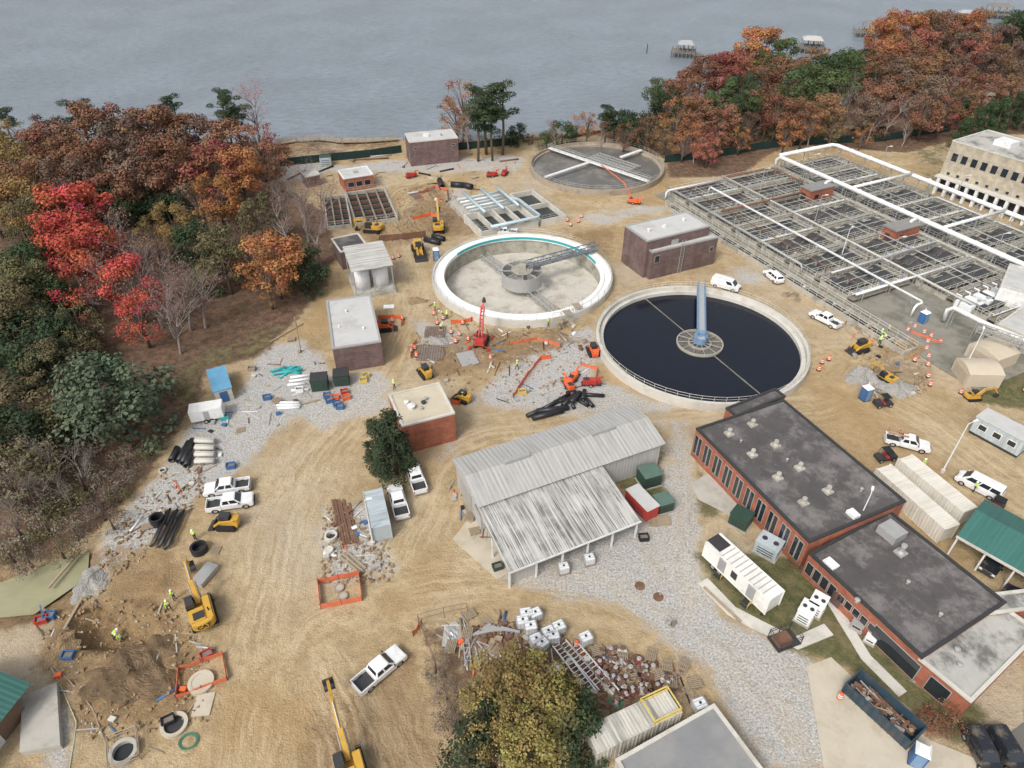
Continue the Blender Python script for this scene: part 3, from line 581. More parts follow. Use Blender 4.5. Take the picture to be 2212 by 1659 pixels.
t=thing('clarifier_tank','farthest round clarifier with grey drained floor and white crossing walkways','tank',c3)
MB().lathe([(RT,-.3),(RT,1.5),(RT-.5,1.5),(RT-.5,.9),(RT-1.,.8),(RT-1.,-.3)],96,closed=True).build('wall',mat('brown stained concrete',(.34,.29,.23),.85,var=.25,dirt=(.19,.15,.11),dirtamt=.6,scale=.7),t)
MB().disc(RT-1.05,.35).build('water_surface',mat('grey wet sludge',(.13,.125,.115),.25,var=.4,scale=.25,dirt=(.25,.235,.21),dirtamt=.7),t,up=True)
k1=(G(1400,400)-G(1180,325));k1.z=0;k1.normalize();k1n=Vector((-k1.y,k1.x,0))
MB().beam(k1*-17.4+Vector((0,0,1.6)),k1*17.4+Vector((0,0,1.6)),1.,.3).build('walkway',whitem,t)
for s in(-.6,.6): MB().rail([k1*-17.4+k1n*s+Vector((0,0,1.75)),k1*17.4+k1n*s+Vector((0,0,1.75))],1.,2.2,.04).build('walkway_railing',galv,t)
MB().beam(k1n*8.5+k1*1.5+Vector((0,0,1.64)),k1n*17.2+k1*2+Vector((0,0,1.64)),1.,.3).build('walkway',whitem,t)
MB().beam(k1n*-1+k1*-2+Vector((0,0,1.64)),k1n*-17.+k1*-3+Vector((0,0,1.64)),.8,.3).build('walkway',whitem,t)
for i in range(5): MB().beam(k1*-5+k1n*(1.5+i*1.5)+Vector((0,0,1.3)),k1*9+k1n*(1.5+i*1.5)+Vector((0,0,1.3)),.22,.35).build('rake_beam',galv,t)
for i in range(4): MB().beam(k1*(-5+i*4.6)+k1n*1.2+Vector((0,0,1.45)),k1*(-5+i*4.6)+k1n*8+Vector((0,0,1.45)),.15,.2).build('rake_brace',galv,t)
MB().tube([k1n*-.5+k1*2+Vector((0,0,2.)),k1*14+k1n*-6+Vector((0,0,2.)),k1*19+k1n*-9+Vector((0,0,.5))],.13).build('discharge_pipe',orange,t)
MB().rail(ring(60,RT-.2,1.5),1.1,1.9,.035,True).build('railing',grate,t)
# ---------- concrete filter structure
dwat=mat('dark basin water',(.03,.035,.035),.1)
loc,rz,L,W=rect3((1040,501),(1224,462),(1143,392),1.8)
t=thing('filter_basin','open concrete filter basin with pale blue pipework in the middle of the site','basin',loc,rz)
def opentank(q,x0,x1,y0,y1,z,th=.35):
    q.bx(x0,x1,y0,y0+th,-.3,z);q.bx(x0,x1,y1-th,y1,-.3,z);q.bx(x0,x0+th,y0+th,y1-th,-.3,z);q.bx(x1-th,x1,y0+th,y1-th,-.3,z)
q=MB();opentank(q,0,L*.66,0,W*.48,1.8)
for i in(1,2,3): q.bx(L*.66*i/4-.15,L*.66*i/4+.15,.35,W*.48-.35,-.3,1.75)
opentank(q,L*.70,L,0,W*.8,1.5);q.bx(L*.72,L*.98,W*.4,W*.42,-.2,1.45);q.build('wall',concl,t)
MB().bx(.3,L*.65,.3,W*.46,-.2,.25).build('basin_water',dwat,t);MB().bx(L*.71,L*.99,.3,W*.78,-.2,.25).build('basin_water',dwat,t)
MB().bx(L*.02,L*.66,W*.5,W*.98,-.2,.9).build('pipe_gallery_slab',conc,t)
for i in range(5):
    y=W*.56+i*W*.085;MB().tube([(L*.1,y,1.6),(L*.5,y,1.6),(L*.62,y,1.6)],.24,8).build('pipe',whitem if i%2 else ltblue,t,True)
for x in(.2,.42,.6): MB().tube([(L*x,W*.35,2.6),(L*x,W*.5,2.6),(L*x,W*.95,2.6)],.36,10).build('pipe',ltblue,t,True)
MB().tube([(L*.1,-.2,2.6),(L*.64,-.2,2.6),(L*.68,.4,2.6),(L*.68,W*.5,2.4),(L*.62,W*.62,2.4)],.36,10).build('header_pipe',ltblue,t,True)
MB().rail([(0,0,1.8),(L*.66,0,1.8),(L*.66,W*.48,1.8),(0,W*.48,1.8),(0,0,1.8)],1.1,2,.04).build('railing',galv,t)
MB().rail([(L*.7,0,1.5),(L,0,1.5),(L,W*.8,1.5),(L*.7,W*.8,1.5)],1.1,2,.04).build('railing',galv,t)
for k,(a,b2,c) in enumerate([((706,490),(760,484),(742,420)),((768,482),(860,470),(806,408))]):
    loc,rz,L,W=rect3(a,b2,c,.9);t=thing('settling_basin','dark open settling basin with crossing beams, '+('left one beside the bare tree' if k==0 else 'right one by the small brick building'),'basin',loc,rz)
    q=MB();opentank(q,0,L,0,W,.9);q.build('wall',wallc,t);MB().bx(.2,L-.2,.2,W-.2,-.2,.1).build('basin_water',dwat,t)
    for i in range(1,6): MB().bx(.2,L-.2,W*i/6-.1,W*i/6+.1,.3,.85).build('cross_beam',rust,t)
    for i in range(1,3+k): MB().bx(L*i/(3+k)-.18,L*i/(3+k)+.18,.2,W-.2,.4,.95).build('cross_beam',dgrate,t)
    MB().rail([(0,0,.9),(L,0,.9),(L,W,.9),(0,W,.9)],1.1,2.,.035,True).build('railing',galv,t)
# ---------- aeration complex
O=Vector((37.4,162.7,0));AR=R(-64);MA=Matrix.Translation(O)@Matrix.Rotation(AR,4,'Z')
def A(u,v,z=0): return MA@Vector((u,v,z))
pitch=8.3;watd=mat('aeration water',(.035,.04,.045),.15,var=.3)
b=MB();b.prism([tuple(A(u,v)[:2]) for u,v in((-2,-1),(86,-1),(86,61),(-2,61))],-.2,.25);struct(b.build('basin_deck',mat('basin deck concrete',(.24,.225,.19),.85,var=.3,dirt=(.11,.11,.08),dirtamt=.7,scale=.3)))
for i in range(10):
    for k,(v0,v1) in enumerate(((1.8,17.6),(18.8,36.2),(38.8,56.8))):
        u0=i*pitch
        if i>6 and k==0: continue
        w_=pitch-1.5;L=v1-v0
        pos=('near','middle','far')[k]
        t=thing('aeration_basin',f'dark aeration basin in the {pos} column, {od(i+1)} row from the far left','basin',A(u0,v0),AR)
        q=MB();opentank(q,0,w_,0,L,1.15,.3);q.bx(.3,w_-.3,L/2-.15,L/2+.15,0,1.1);q.build('wall',wallc,t)
        MB().bx(.3,w_-.3,.3,L-.3,.2,.7).build('basin_water',watd,t)
        arch=(i>=3 and k==1) or (i>=4 and k==0) or (i>=2 and k==2)
        nseg=4 if arch else 6
        for s in range(nseg):
            y0=.35+s*(L-.7)/nseg;y1=y0+(L-.7)/nseg-.12
            if arch:
                pr=[];
                for j in range(9): pr.append((y0+(y1-y0)*j/8,.95+.75*math.sin(math.pi*j/8)))
                q=MB();x0,x1=.5,w_-1.5
                vs=[(x0,y,z) for y,z in pr]+[(x1,y,z) for y,z in pr];q.add(vs,[(j,j+1,j+10,j+9) for j in range(8)]+[tuple(range(9)),tuple(range(9,18))])
                cv=q.build('cover',darkcov,t)
                for xx in(x0,(x0+x1)/2,x1): MB().tube([(xx,y,z+.02) for y,z in pr],.05,4,False).build('cover_rib',grate,cv)
            else:
                cv=MB().bx(.5,w_-1.5,y0,y1,.95,1.02).build('cover',darkcov,t)
                MB().bx(.5,w_-1.5,(y0+y1)/2-.05,(y0+y1)/2+.05,1.03,1.08).build('cover_rib',grate,cv)
        for xx in(w_-1.35,0,w_): MB().rail([(xx,0,1.15),(xx,L,1.15)],1.1,2.1,.045).build('railing',palerail,t)
        MB().rail([(0,0.1,1.15),(w_,.1,1.15)],1.1,2.1,.045).build('railing',palerail,t);MB().rail([(0,L-.1,1.15),(w_,L-.1,1.15)],1.1,2.1,.045).build('railing',galv,t)
        MB().bx(w_+.02,w_+1.45,0,L,.9,1.0).build('walkway',dgrate,t)
        MB().bx(w_-1.3,w_-.35,.3,L-.3,1.0,1.08).build('inner_walkway',dgrate,t)
        q=MB();q.tube([(w_+.5,.5,1.75),(w_+.5,L-.5,1.75)],.13,6)
        for y in np.arange(1,L-1,2.4): q.tube([(w_+.5,y,1.75),(w_-.3,y,1.75),(w_-.3,y,.8)],.07,5)
        q.build('air_pipe',galv if (i+k)%3 else whitem,t)
        MB().tube([(1.2,.6,1.5),(1.2,L-.6,1.5)],.09,6).build('feed_pipe',[rust,palerail,galv,darks][(i*3+k)%4],t)
        MB().tube([(3.2,.6,1.9),(3.2,L-.6,1.9)],.06,6).build('sample_pipe',[palerail,rust,palerail][(i+k)%3],t)
        for y in(2.,L*.5,L-2.):
            q=MB();q.tube([(w_+.5,y,1.75),(w_+.5,y,2.5)],.08,5);q.lathe([(.25,2.5),(.28,2.56),(0,2.6)],8,(w_+.5,y,0));q.build('valve',[bluel,palerail,rust][(i+k)%3],t)
def pipe(name,label,pts,r,m,sup=8.,n=12):
    t=thing(name,label,'pipe',(0,0,0));P=[Vector(p) for p in pts];Q=[P[0]]
    for i in range(1,len(P)-1):
        for a in(-1,1):
            d=(P[i+a]-P[i]);Q.append(P[i]+d.normalized()*min(r*2.2,d.length*.45))
    Q.append(P[-1]);MB().tube(Q,r,n).build('pipe_run',m,t,True)
    for a,b2 in zip(P[:-1],P[1:]):
        L=(b2-a).length
        if abs(b2.z-a.z)>1 or L<3: continue
        d=(b2-a).normalized();nrm=Vector((-d.y,d.x,0));k=max(1,int(L/sup))
        for i in range(k+1):
            p=a.lerp(b2,(i+.25)/(k+.5));q=MB()
            for s in(-1,1): q.beam((p.x+nrm.x*s*r*1.4,p.y+nrm.y*s*r*1.4,0),(p.x+nrm.x*s*r*1.4,p.y+nrm.y*s*r*1.4,p.z-r),.14,.14)
            q.beam(Vector((p.x,p.y,p.z-r-.08))-nrm*r*1.7,Vector((p.x,p.y,p.z-r-.08))+nrm*r*1.7,.18,.16)
            q.build('pipe_support',galv,t)
    for a,b2 in zip(P[:-1],P[1:]):
        L=(b2-a).length;d=(b2-a).normalized()
        for i in range(1,max(1,int(L/6))): p=a+d*i*6;MB().tube([p-d*.12,p+d*.12],r*1.22,n).build('flange',m,t)
    return t
pipe('air_main','thick white elevated air main down the middle of the aeration basins',[A(-1,37.4,1),A(-1,37.4,4.2),A(20,37.4,4.2),A(86,37.4,4.2)],.5,whitem)
pipe('air_main','thick white elevated air main along the far side of the aeration basins',[A(-1,38,4.2),A(-1,57.8,4.2),A(86,57.8,4.2)],.5,whitem)
for k,u in enumerate((24,48.5,73)):
    pipe('cross_pipe',f'white cross pipe between the two long air mains, {od(k+1)} from the far end',[A(u,37.4,4.6),A(u,57.8,4.6)],.36,whitem)
    pipe('drop_pipe',f'white pipe descending from the middle air main, {od(k+1)} from the far end',[A(u-6,37,4.2),A(u-6,34.5,4.2),A(u-6,34.5,1.)],.32,whitem)
    pipe('drop_pipe',f'white pipe descending from the far air main, {od(k+1)} from the far end',[A(u+4,57.8,4.2),A(u+4,60,4.2),A(u+4,60,.5)],.32,whitem)
for l,p,r,m in [('narrow white pipe running the length of the near basins',[(5,10.2,1),(5,10.2,2.7),(66,10.2,2.7),(66,8,2.7),(66,8,.3)],.22,whitem),
 ('grey pipe along the near edge walkway of the aeration basins',[(-1,1.5,2.2),(45,1.5,2.2),(45,1.5,.3)],.2,galv),
 ('rust coloured pipe crossing the middle basins near the first brick booth',[(17.3,4,2.4),(17.3,34,2.4)],.28,rust),
 ('grey pipe crossing the middle basins below the second brick booth',[(50,4,2.4),(50,34,2.4)],.25,galv),
 ('red brown pipe by the far end of the near basins',[(1,18,2.2),(1,34,2.2),(12,34,2.2)],.25,rust),
 ('white pipe frame above the far left corner of the basins',[(2,-.5,.4),(2,-.5,2.4),(2,17,2.4)],.22,whitem),
 ('long grey pipe across the far basins near the treatment hall',[(33,40,2.2),(33,56,2.2),(60,56,2.2)],.22,galv),
 ('pale thin pipe down the gap between near and middle basins',[(0,18.2,2.4),(70,18.2,2.4)],.16,palerail),
 ('pale thin pipe beside the middle air main',[(0,36.5,1.8),(80,36.5,1.8)],.16,palerail),
 ('white pipe crossing the near basins at their lower end',[(58,2,2.2),(58,35,2.2)],.2,whitem),
 ('thin grey pipe down the centre of the middle basins',[(0,27.5,2.3),(75,27.5,2.3)],.1,galv),
 ('thin grey pipe down the centre of the far basins',[(0,47.5,2.3),(80,47.5,2.3)],.1,galv),
 ('thin rusty pipe down the near basins close to the edge',[(2,5.5,2.2),(55,5.5,2.2)],.1,rust)]:
    pipe('process_pipe',l,[A(*x) for x in p],r,m)
for k,u in enumerate((16.6,41)):
    t=thing('brick_booth',f'small red brick control booth by the middle air main, {("farther","nearer")[k]} one','building',A(u,28.5),AR)
    MB().bx(0,3.4,0,7.5,0,3.6).build('wall',redb,t);MB().bx(-.2,3.6,-.2,7.7,3.62,3.9).build('roof',mat('booth roof',(.24,.23,.22),.8),t);MB().bx(1,2.1,-.07,.02,.2,2.5).build('door',darks,t);MB().bx(3.35,3.46,1.5,2.7,1.5,2.5).build('window',glass,t)
for k,(u,v) in enumerate([(12,20),(30,20),(52,18),(14,59),(36,59),(60,38),(10,38)]):
    t=thing('lamp_post',f'thin grey lamp post among the aeration basins, post {od(k+1)} from near column to far','lamp',A(u,v))
    MB().tube([(0,0,0),(0,0,8)],[.1,.06],8).build('pole',galv,t);q=MB();q.tube([(0,0,7.9),(.9,0,8.1)],.04,6);q.box(1.,0,8.02,.7,.3,.14);q.build('lamp_head',whitem,t)
t=thing('edge_gallery','long low concrete channel with railing along the near side of the aeration basins','channel',A(0,-3.6),AR)
q=MB();opentank(q,6,74,0,2.8,1.,.3)
for x in range(10,74,5): q.bx(x,x+.25,.3,2.5,0,.95)
q.build('wall',wallc,t);MB().bx(6.3,73.7,.3,2.5,-.1,.3).build('channel_water',watd,t)
for y in(0,2.8): MB().rail([(6,y,1.),(74,y,1.)],1.1,2.,.045).build('railing',palerail,t)
for k in range(7):
    p=G(2078+k*19,672-k*6.3);t=thing('blower_unit',f'white blower cabinet in the row at the right edge, {od(k+1)} from the left','machine',p,R(-62))
    MB().bx(-1.6,1.6,-.65,.65,.3,1.9).build('cabinet',whitep,t,bevel=.08);MB().bx(-1.5,1.5,-.6,.6,0,.3).build('base',darks,t);MB().lathe([(.35,0),(.35,.3),(0,.3)],12,(.8,0,1.9)).build('fan',galv,t);MB().tube([(-1.2,0,1.9),(-1.2,0,2.6),(-2.2,0,2.6)],.15,8).build('outlet_pipe',whitem,t)
pipe('conveyor_pipe','elevated pale pipe running off the right edge above the white enclosures',[G(2052,660,4.)+Vector((0,0,-3)),G(2052,660,4.),G(2130,700,4.),G(2300,770,4.)],.4,whitem,6)
t=thing('pipe_bridge','grey truss pipe bridge beside the tan arched enclosures','bridge',(0,0,0));MB().truss(G(2110,712,4.2),G(2290,775,4.2),1.4,1.,14,.08).build('truss',galv,t)
for f in(.1,.45,.8):
    p=G(2110,712,4.2).lerp(G(2290,775,4.2),f);MB().beam((p.x,p.y,0),p,.2,.2).build('leg',galv,t)
# ---------- vehicles
def wheelset(t,xs,y,r,w=.26):
    for x in xs:
        for s in(-1,1):
            ty=MB().lathe([(r*.62,-w/2),(r*.95,-w/2),(r,-w*.3),(r,w*.3),(r*.95,w/2),(r*.62,w/2)],20,(x,s*y,r),closed=True,axis='y').build('tyre',black,t,True)
            MB().lathe([(r*.63,-w*.38),(r*.63,w*.38),(r*.2,w*.42),(0,w*.42)] if s>0 else [(r*.63,w*.38),(r*.63,-w*.38),(r*.2,-w*.42),(0,-w*.42)],16,(x,s*y,r),axis='y').build('rim',galv,ty)
def sideprof(L0,L1,z0,ztop,wx,r):
    pts=[(L0,z0+.1)];
    for x in wx:
        pts.append((x-r*1.12,z0))
        for j in range(0,9):
            a=math.pi*(1-j/8);pts.append((x+r*1.12*math.cos(a),z0+.0+max(0,(r*1.95-z0))*math.sin(a)))
        pts.append((x+r*1.12,z0))
    pts.append((L1,z0+.1));return pts+ztop
def glassq(b,t,z0,z1,face,u0,u1,v0,v1,off=.015):
    def P(u,v):
        x0=b[0]+(t[0]-b[0])*v;x1=b[1]+(t[1]-b[1])*v;y0=b[2]+(t[2]-b[2])*v;y1=b[3]+(t[3]-b[3])*v;z=z0+(z1-z0)*v
        if face=='F': return Vector((x1+off,y0+(y1-y0)*u,z+off*.5))
        if face=='B': return Vector((x0-off,y0+(y1-y0)*u,z+off*.5))
        if face=='L': return Vector((x0+(x1-x0)*u,y1+off,z+off*.3))
        return Vector((x0+(x1-x0)*u,y0-off,z+off*.3))
    return MB().add([P(u0,v0),P(u1,v0),P(u1,v1),P(u0,v1)],[(0,1,2,3)])
def car(kind):
    t=proto(thing({'pickup':'pickup_truck','van':'van','suv':'suv','sedan':'car','utility':'utility_van'}[kind],'','vehicle'))
    if kind=='pickup':
        L0,L1,hw,r=-2.95,2.95,1.0,.42;wx=(-1.85,1.95)
        MB().prof(sideprof(-1.0,L1,.42,[(2.95,.85),(2.85,1.08),(1.5,1.2),(-1.0,1.22)],(1.95,),r),-hw,hw).build('body',paint,t,bevel=.05)
        for s in(-1,1): MB().prof(sideprof(-2.95,-1.02,.45,[(-1.02,1.22),(-2.95,1.24)],(-1.85,),r),s*hw-.12*(s>0),s*hw+.12*(s<0)).build('bed_side',paint,t,bevel=.02)
        MB().bx(-2.95,-2.87,-.88,.88,.55,1.22).build('tailgate',paint,t);MB().bx(-2.86,-1.02,-.87,.87,.6,.74).build('bed_liner',darks,t)
        MB().bx(-1.1,-1.0,-.87,.87,.7,1.25).build('bed_front',paint,t)
        B=(-1.0,1.5,-.93,.93);T=(-.72,.72,-.76,.76);z0,z1=1.18,1.9;sw=[(.06,.42),(.5,.92)]
    elif kind in('van','utility'):
        L0,L1,hw,r=-2.8,2.8,1.0,.38;wx=(-1.75,1.8)
        MB().prof(sideprof(L0,L1,.38,[(2.8,.85),(2.6,1.1),(1.95,1.25),(-2.8,1.25)],wx,r),-hw,hw).build('body',paint,t,bevel=.05)
        B=(-2.78,2.15,-.96,.96);T=(-2.65,1.25,-.82,.82);z0,z1=1.22,2.1;sw=[(.05,.3),(.33,.58),(.62,.93)] if kind=='van' else [(.68,.93)]
    elif kind=='suv':
        L0,L1,hw,r=-2.4,2.4,.96,.38;wx=(-1.4,1.5)
        MB().prof(sideprof(L0,L1,.38,[(2.4,.8),(2.25,1.0),(1.1,1.1),(-2.4,1.12)],wx,r),-hw,hw).build('body',paint,t,bevel=.06)
        B=(-2.35,1.25,-.9,.9);T=(-2.,.45,-.72,.72);z0,z1=1.08,1.75;sw=[(.08,.3),(.34,.6),(.64,.93)]
    else:
        L0,L1,hw,r=-2.35,2.35,.92,.34;wx=(-1.35,1.45)
        MB().prof(sideprof(L0,L1,.32,[(2.35,.65),(2.2,.82),(1.1,.95),(-1.6,.98),(-2.35,.9)],wx,r),-hw,hw).build('body',paint,t,bevel=.06)
        B=(-1.75,1.2,-.85,.85);T=(-1.05,.35,-.66,.66);z0,z1=.93,1.42;sw=[(.1,.46),(.5,.92)]
    c=MB().frus(B,T,z0,z1).build('cab',paint,t,bevel=.06)
    glassq(B,T,z0,z1,'F',.06,.94,.1,.88).build('windscreen',glass,t)
    if kind!='utility': glassq(B,T,z0,z1,'B',.1,.9,.3,.85).build('rear_window',glass,t)
    for s in'LR':
        for u0,u1 in sw: glassq(B,T,z0,z1,s,u0,u1,.18,.86).build('side_window',glass,t)
    wheelset(t,wx,hw-.16,r)
    for s in(-1,1):
        MB().bx(L1-.1,L1+.015,s*hw*.78-.16,s*hw*.78+.16,.72,.92).build('headlight',whitep,t)
        MB().bx(L0-.015,L0+.08,s*hw*.88-.09,s*hw*.88+.09,.7,1.0).build('tail_light',redm,t)
        MB().box(B[1]-.25,s*(hw+.1),z0+.05,.12,.22,.2).build('wing_mirror',paint if kind!='pickup' else darks,t)
    MB().bx(L1-.05,L1+.08,-hw*.9,hw*.9,.42,.6).build('bumper',darks,t);MB().bx(L0-.1,L0+.03,-hw*.9,hw*.9,.42,.58).build('bumper',galv,t)
    MB().bx(L1-.12,L1+.02,-hw*.5,hw*.5,.64,.86).build('grille',darks,t)
    MB().bx(L0+.2,L1-.2,-hw+.25,hw-.25,.25,.44).build('chassis',black,t)
    if kind=='utility':
        for y in(-.7,.7): MB().rail([(-2.4,y,2.1),(.8,y,2.1)],.2,1,.03).build('roof_rack',galv,t)
    return t
PK,VN,SV,SD,UT=car('pickup'),car('van'),car('suv'),car('sedan'),car('utility')
WH=(.78,.79,.8);BK=(.02,.022,.03)
def veh(p,x1,y1,x2,y2,label,col,cat,grp=None):
    m,rz,L=seg(x1,y1,x2,y2,.9);return place(p,m,rz,label,cat,grp,1.,col)
GP='white pickup trucks on site'
veh(PK,775,1482,862,1408,'white crew cab pickup parked alone in the lower middle of the dirt yard',WH,'pickup truck',GP)
veh(PK,530,1044,450,1056,'white pickup parked on the gravel at left, upper of the pair',WH,'pickup truck',GP)
veh(PK,455,1090,538,1076,'white pickup parked on the gravel at left, lower of the pair',WH,'pickup truck',GP)
veh(PK,868,1110,852,1052,'white pickup beside the pale blue container, left of two by the green tree',WH,'pickup truck',GP)
veh(PK,908,1058,888,1000,'white pickup close under the dark green tree, nearer the metal warehouse',WH,'pickup truck',GP)
veh(PK,1108,500,1070,497,'white pickup just beyond the far rim of the empty round tank',WH,'pickup truck',GP)
veh(PK,1806,699,1762,676,'white pickup on the dirt road right of the black water tank',WH,'pickup truck',GP)
veh(SV,1685,606,1658,584,'white car heading up the dirt road by the aeration basins',WH,'car')
veh(UT,1542,606,1594,621,'white utility van beyond the far rim of the black water tank',WH,'van')
veh(PK,1918,944,2004,964,'white service truck with ladder rack near the cream containers',WH,'pickup truck',GP)
veh(VN,2158,1068,2076,1026,'white passenger van with dark windows on the dirt lot at the right',WH,'van')
veh(SV,2110,1592,2140,1650,'black car at the bottom right corner, left of the pair',BK,'car');veh(SV,2160,1590,2198,1652,'black car at the bottom right corner, right of the pair',BK,'car')
veh(SD,2196,1282,2240,1310,'dark car partly cut off by the right edge beside the brick building',BK,'car');veh(SD,2160,1200,2140,1225,'dark car parked under the green roofed shelter',BK,'car')
m,rz,L=seg(1918,944,2004,964,.9);t=thing('ladder_rack','steel ladder rack with ladders carried over the service truck bed','rack',m,rz)
q=MB()
for x in(-2.7,-1.2):
    for y in(-.9,.9): q.beam((x,y,1.2),(x,y,2.05),.06,.06)
    q.beam((x,-.95,2.05),(x,.95,2.05),.06,.06)
q.beam((-2.7,-.9,2.0),(-1.2,-.9,2.0),.06,.06);q.build('rack_frame',darks,t)
for y in(-.6,.2): MB().bx(-2.9,-.2,y,y+.3,2.08,2.14).build('ladder',mat('faded orange ladder fibreglass',(.4,.22,.13),.5),t)
# ---------- machines
def track(t,x0,x1,y,w,h,nm='track'):
    pr=[];r=h/2
    for j in range(9): a=-math.pi/2+math.pi*j/8;pr.append((x1-r+r*math.cos(a),r+r*math.sin(a)))
    for j in range(9): a=math.pi/2+math.pi*j/8;pr.append((x0+r+r*math.cos(a),r+r*math.sin(a)))
    o=MB().prof(pr,y-w/2,y+w/2).build(nm,black,t)
    q=MB()
    for i in range(int((x1-x0)/.22)): q.bx(x0+.15+i*.22,x0+.22+i*.22,y-w/2-.01,y+w/2+.01,h-.01,h+.04)
    q.build('track_pads',darks,o)
def boomprof(pts,w=0):
    up=[];dn=[]
    for i,(x,z,h) in enumerate(pts):
        a=pts[min(i+1,len(pts)-1)];b=pts[max(i-1,0)];dx,dz=a[0]-b[0],a[1]-b[1];l=math.hypot(dx,dz) or 1
        up.append((x-dz/l*h,z+dx/l*h));dn.append((x+dz/l*h,z-dx/l*h))
    return up+dn[::-1]
def excavator(label,loc,rz,sc=1.,pose='reach',text=False,m=None):
    m=m or yel;t=thing('excavator',label,'excavator',loc,rz);t.scale=(sc,)*3
    for s in(-1,1): track(t,-2.2,2.2,s*1.2,.6,.95)
    MB().bx(-1.,1.,-.95,.95,.35,.95).build('undercarriage',darks,t)
    q=MB();q.bx(-2.3,1.6,-1.35,1.35,1.05,1.35);q.bx(-2.3,1.2,-1.35,-.45,1.35,2.1);q.bx(-2.3,-.2,-.45,1.35,1.35,2.2);q.build('body',m,t,bevel=.07)
    q=MB();q.prism([(-2.3,-1.35),(-2.3,1.35),(-2.75,1.1),(-2.95,.5),(-2.95,-.5),(-2.75,-1.1)],1.15,2.25);cw=q.build('counterweight',m,t,bevel=.08)
    MB().bx(-2.,-1.,-.3,.9,2.2,2.35).build('engine_hood',darks,t);MB().tube([(-1.2,-.9,2.1),(-1.2,-.9,2.7)],.08,8).build('exhaust',darks,t)
    c=MB();c.frus((-.2,1.55,.45,1.35),(-.1,1.3,.5,1.3),1.35,2.85);c=c.build('cab',glass,t)
    q=MB();q.bx(-.15,1.35,.47,1.33,2.86,2.95)
    for x,y in((-.2,.45),(1.5,.45),(-.2,1.33),(1.5,1.33)): q.beam((x,y,1.3),(x*.88,y,2.9),.09,.09)
    q.build('cab_frame',darks,c)
    if pose=='reach': bp=[(.9,1.5,.3),(2.6,3.6,.38),(5.6,4.2,.22)];sp=[(5.2,4.5,.18),(5.7,4.15,.28),(7.6,1.7,.15)]
    elif pose=='up': bp=[(.9,1.5,.3),(1.9,4.2,.38),(4.2,6.3,.22)];sp=[(3.8,6.7,.18),(4.3,6.2,.28),(5.6,3.6,.15)]
    elif pose=='long': bp=[(.9,1.5,.3),(2.9,3.9,.38),(6.,5.,.22)];sp=[(5.5,5.2,.18),(6.,4.95,.28),(9.,3.6,.15)]
    else: bp=[(.9,1.5,.3),(2.2,3.4,.36),(4.6,3.,.22)];sp=[(4.3,3.4,.18),(4.7,2.95,.26),(4.4,.9,.15)]
    MB().prof(boomprof(bp),-.25,.25).build('boom',m,t);MB().prof(boomprof(sp),-.17,.17).build('stick',m,t)
    for s in(-1,1): MB().tube([(1.4,s*.42,1.5),(bp[1][0]+.1,s*.42,bp[1][1]-.1)],[.1,.06],8).build('boom_cylinder',galv,t)
    MB().tube([(bp[1][0],0,bp[1][1]+.5),(sp[0][0],0,sp[0][1]+.1)],.09,8).build('stick_cylinder',galv,t)
    e=sp[2];MB().prof([(e[0]-.1,e[1]+.25),(e[0]+.35,e[1]-.1),(e[0]+.25,e[1]-.9),(e[0]-.5,e[1]-1.2),(e[0]-.9,e[1]-.6),(e[0]-.5,e[1]-.75),(e[0]-.15,e[1]-.6)],-.6,.6).build('bucket',darks,t)
    MB().rail([(-2.2,-1.3,2.1),(1.,-1.3,2.1)],.5,1,.03).build('handrail',darks,t)
    if text:
        cu=bpy.data.curves.new('CAT','FONT');cu.body='CAT';cu.size=.8;cu.align_x='CENTER';cu.extrude=.01;cu.offset=.02;tmp=bpy.data.objects.new('CAT',cu);COL.objects.link(tmp)
        bpy.context.view_layer.update();mm=bpy.data.meshes.new_from_object(tmp.evaluated_get(bpy.context.evaluated_depsgraph_get()));bpy.data.objects.remove(tmp)
        mm.materials.clear();mm.materials.append(black);o=bpy.data.objects.new('lettering',mm);COL.objects.link(o);o.parent=cw
        o.rotation_euler=(math.pi/2,0,-math.pi/2);o.location=(-2.985,0,1.5)
    return t
m,rz,L=seg(452,1335,392,1215);excavator('large yellow excavator with CAT lettering digging beside the trench at left',G(440,1330),rz+R(-8),.92,'reach',True)
m,rz,L=seg(762,1650,728,1520);excavator('yellow excavator cut off by the bottom edge of the picture',G(762,1672),rz,.9,'long',True)
excavator('yellow excavator with raised boom beyond the empty round tank',G(948,497),R(95),.9,'up')
excavator('yellow excavator digging at the edge of the open settling basins',G(805,500),R(170),.85,'curl')
excavator('small yellow excavator in the rubble pile at right',G(1912,822),R(120),.6,'curl')
excavator('small blue and yellow excavator on the grass at right',G(2100,862),R(5),.5,'reach')
def skid(color,nm='skid_steer'):
    t=proto(thing(nm,'','loader'))
    for s in(-1,1): track(t,-1.2,1.2,s*.72,.4,.75)
    MB().bx(-1.4,.9,-.52,.52,.4,1.25).build('body',color,t,bevel=.05);MB().bx(-1.55,-.7,-.55,.55,.8,1.6).build('engine_cover',color,t,bevel=.06)
    c=MB().frus((-.6,.75,-.48,.48),(-.5,.6,-.45,.45),1.2,2.0).build('cab',glass,t);MB().bx(-.6,.7,-.5,.5,2.02,2.12).build('cab_roof',darks,c)
    for s in(-1,1): MB().prof(boomprof([(-1.3,1.7,.1),(.6,1.35,.12),(1.6,.5,.1)]),s*.62-.08,s*.62+.08).build('lift_arm',color,t)
    MB().prof([(1.5,.1),(2.2,.05),(2.25,.15),(1.65,.25),(1.6,.8),(1.5,.8)],-.85,.85).build('bucket',darks,t)
    return t
SKY,SKO=skid(yel),skid(orange)
def put(p,x,y,rz,label,cat=None,grp=None,sc=1.,col=None,nm=None): return place(p,G(x,y),R(rz),label,cat,grp,sc,col,nm)
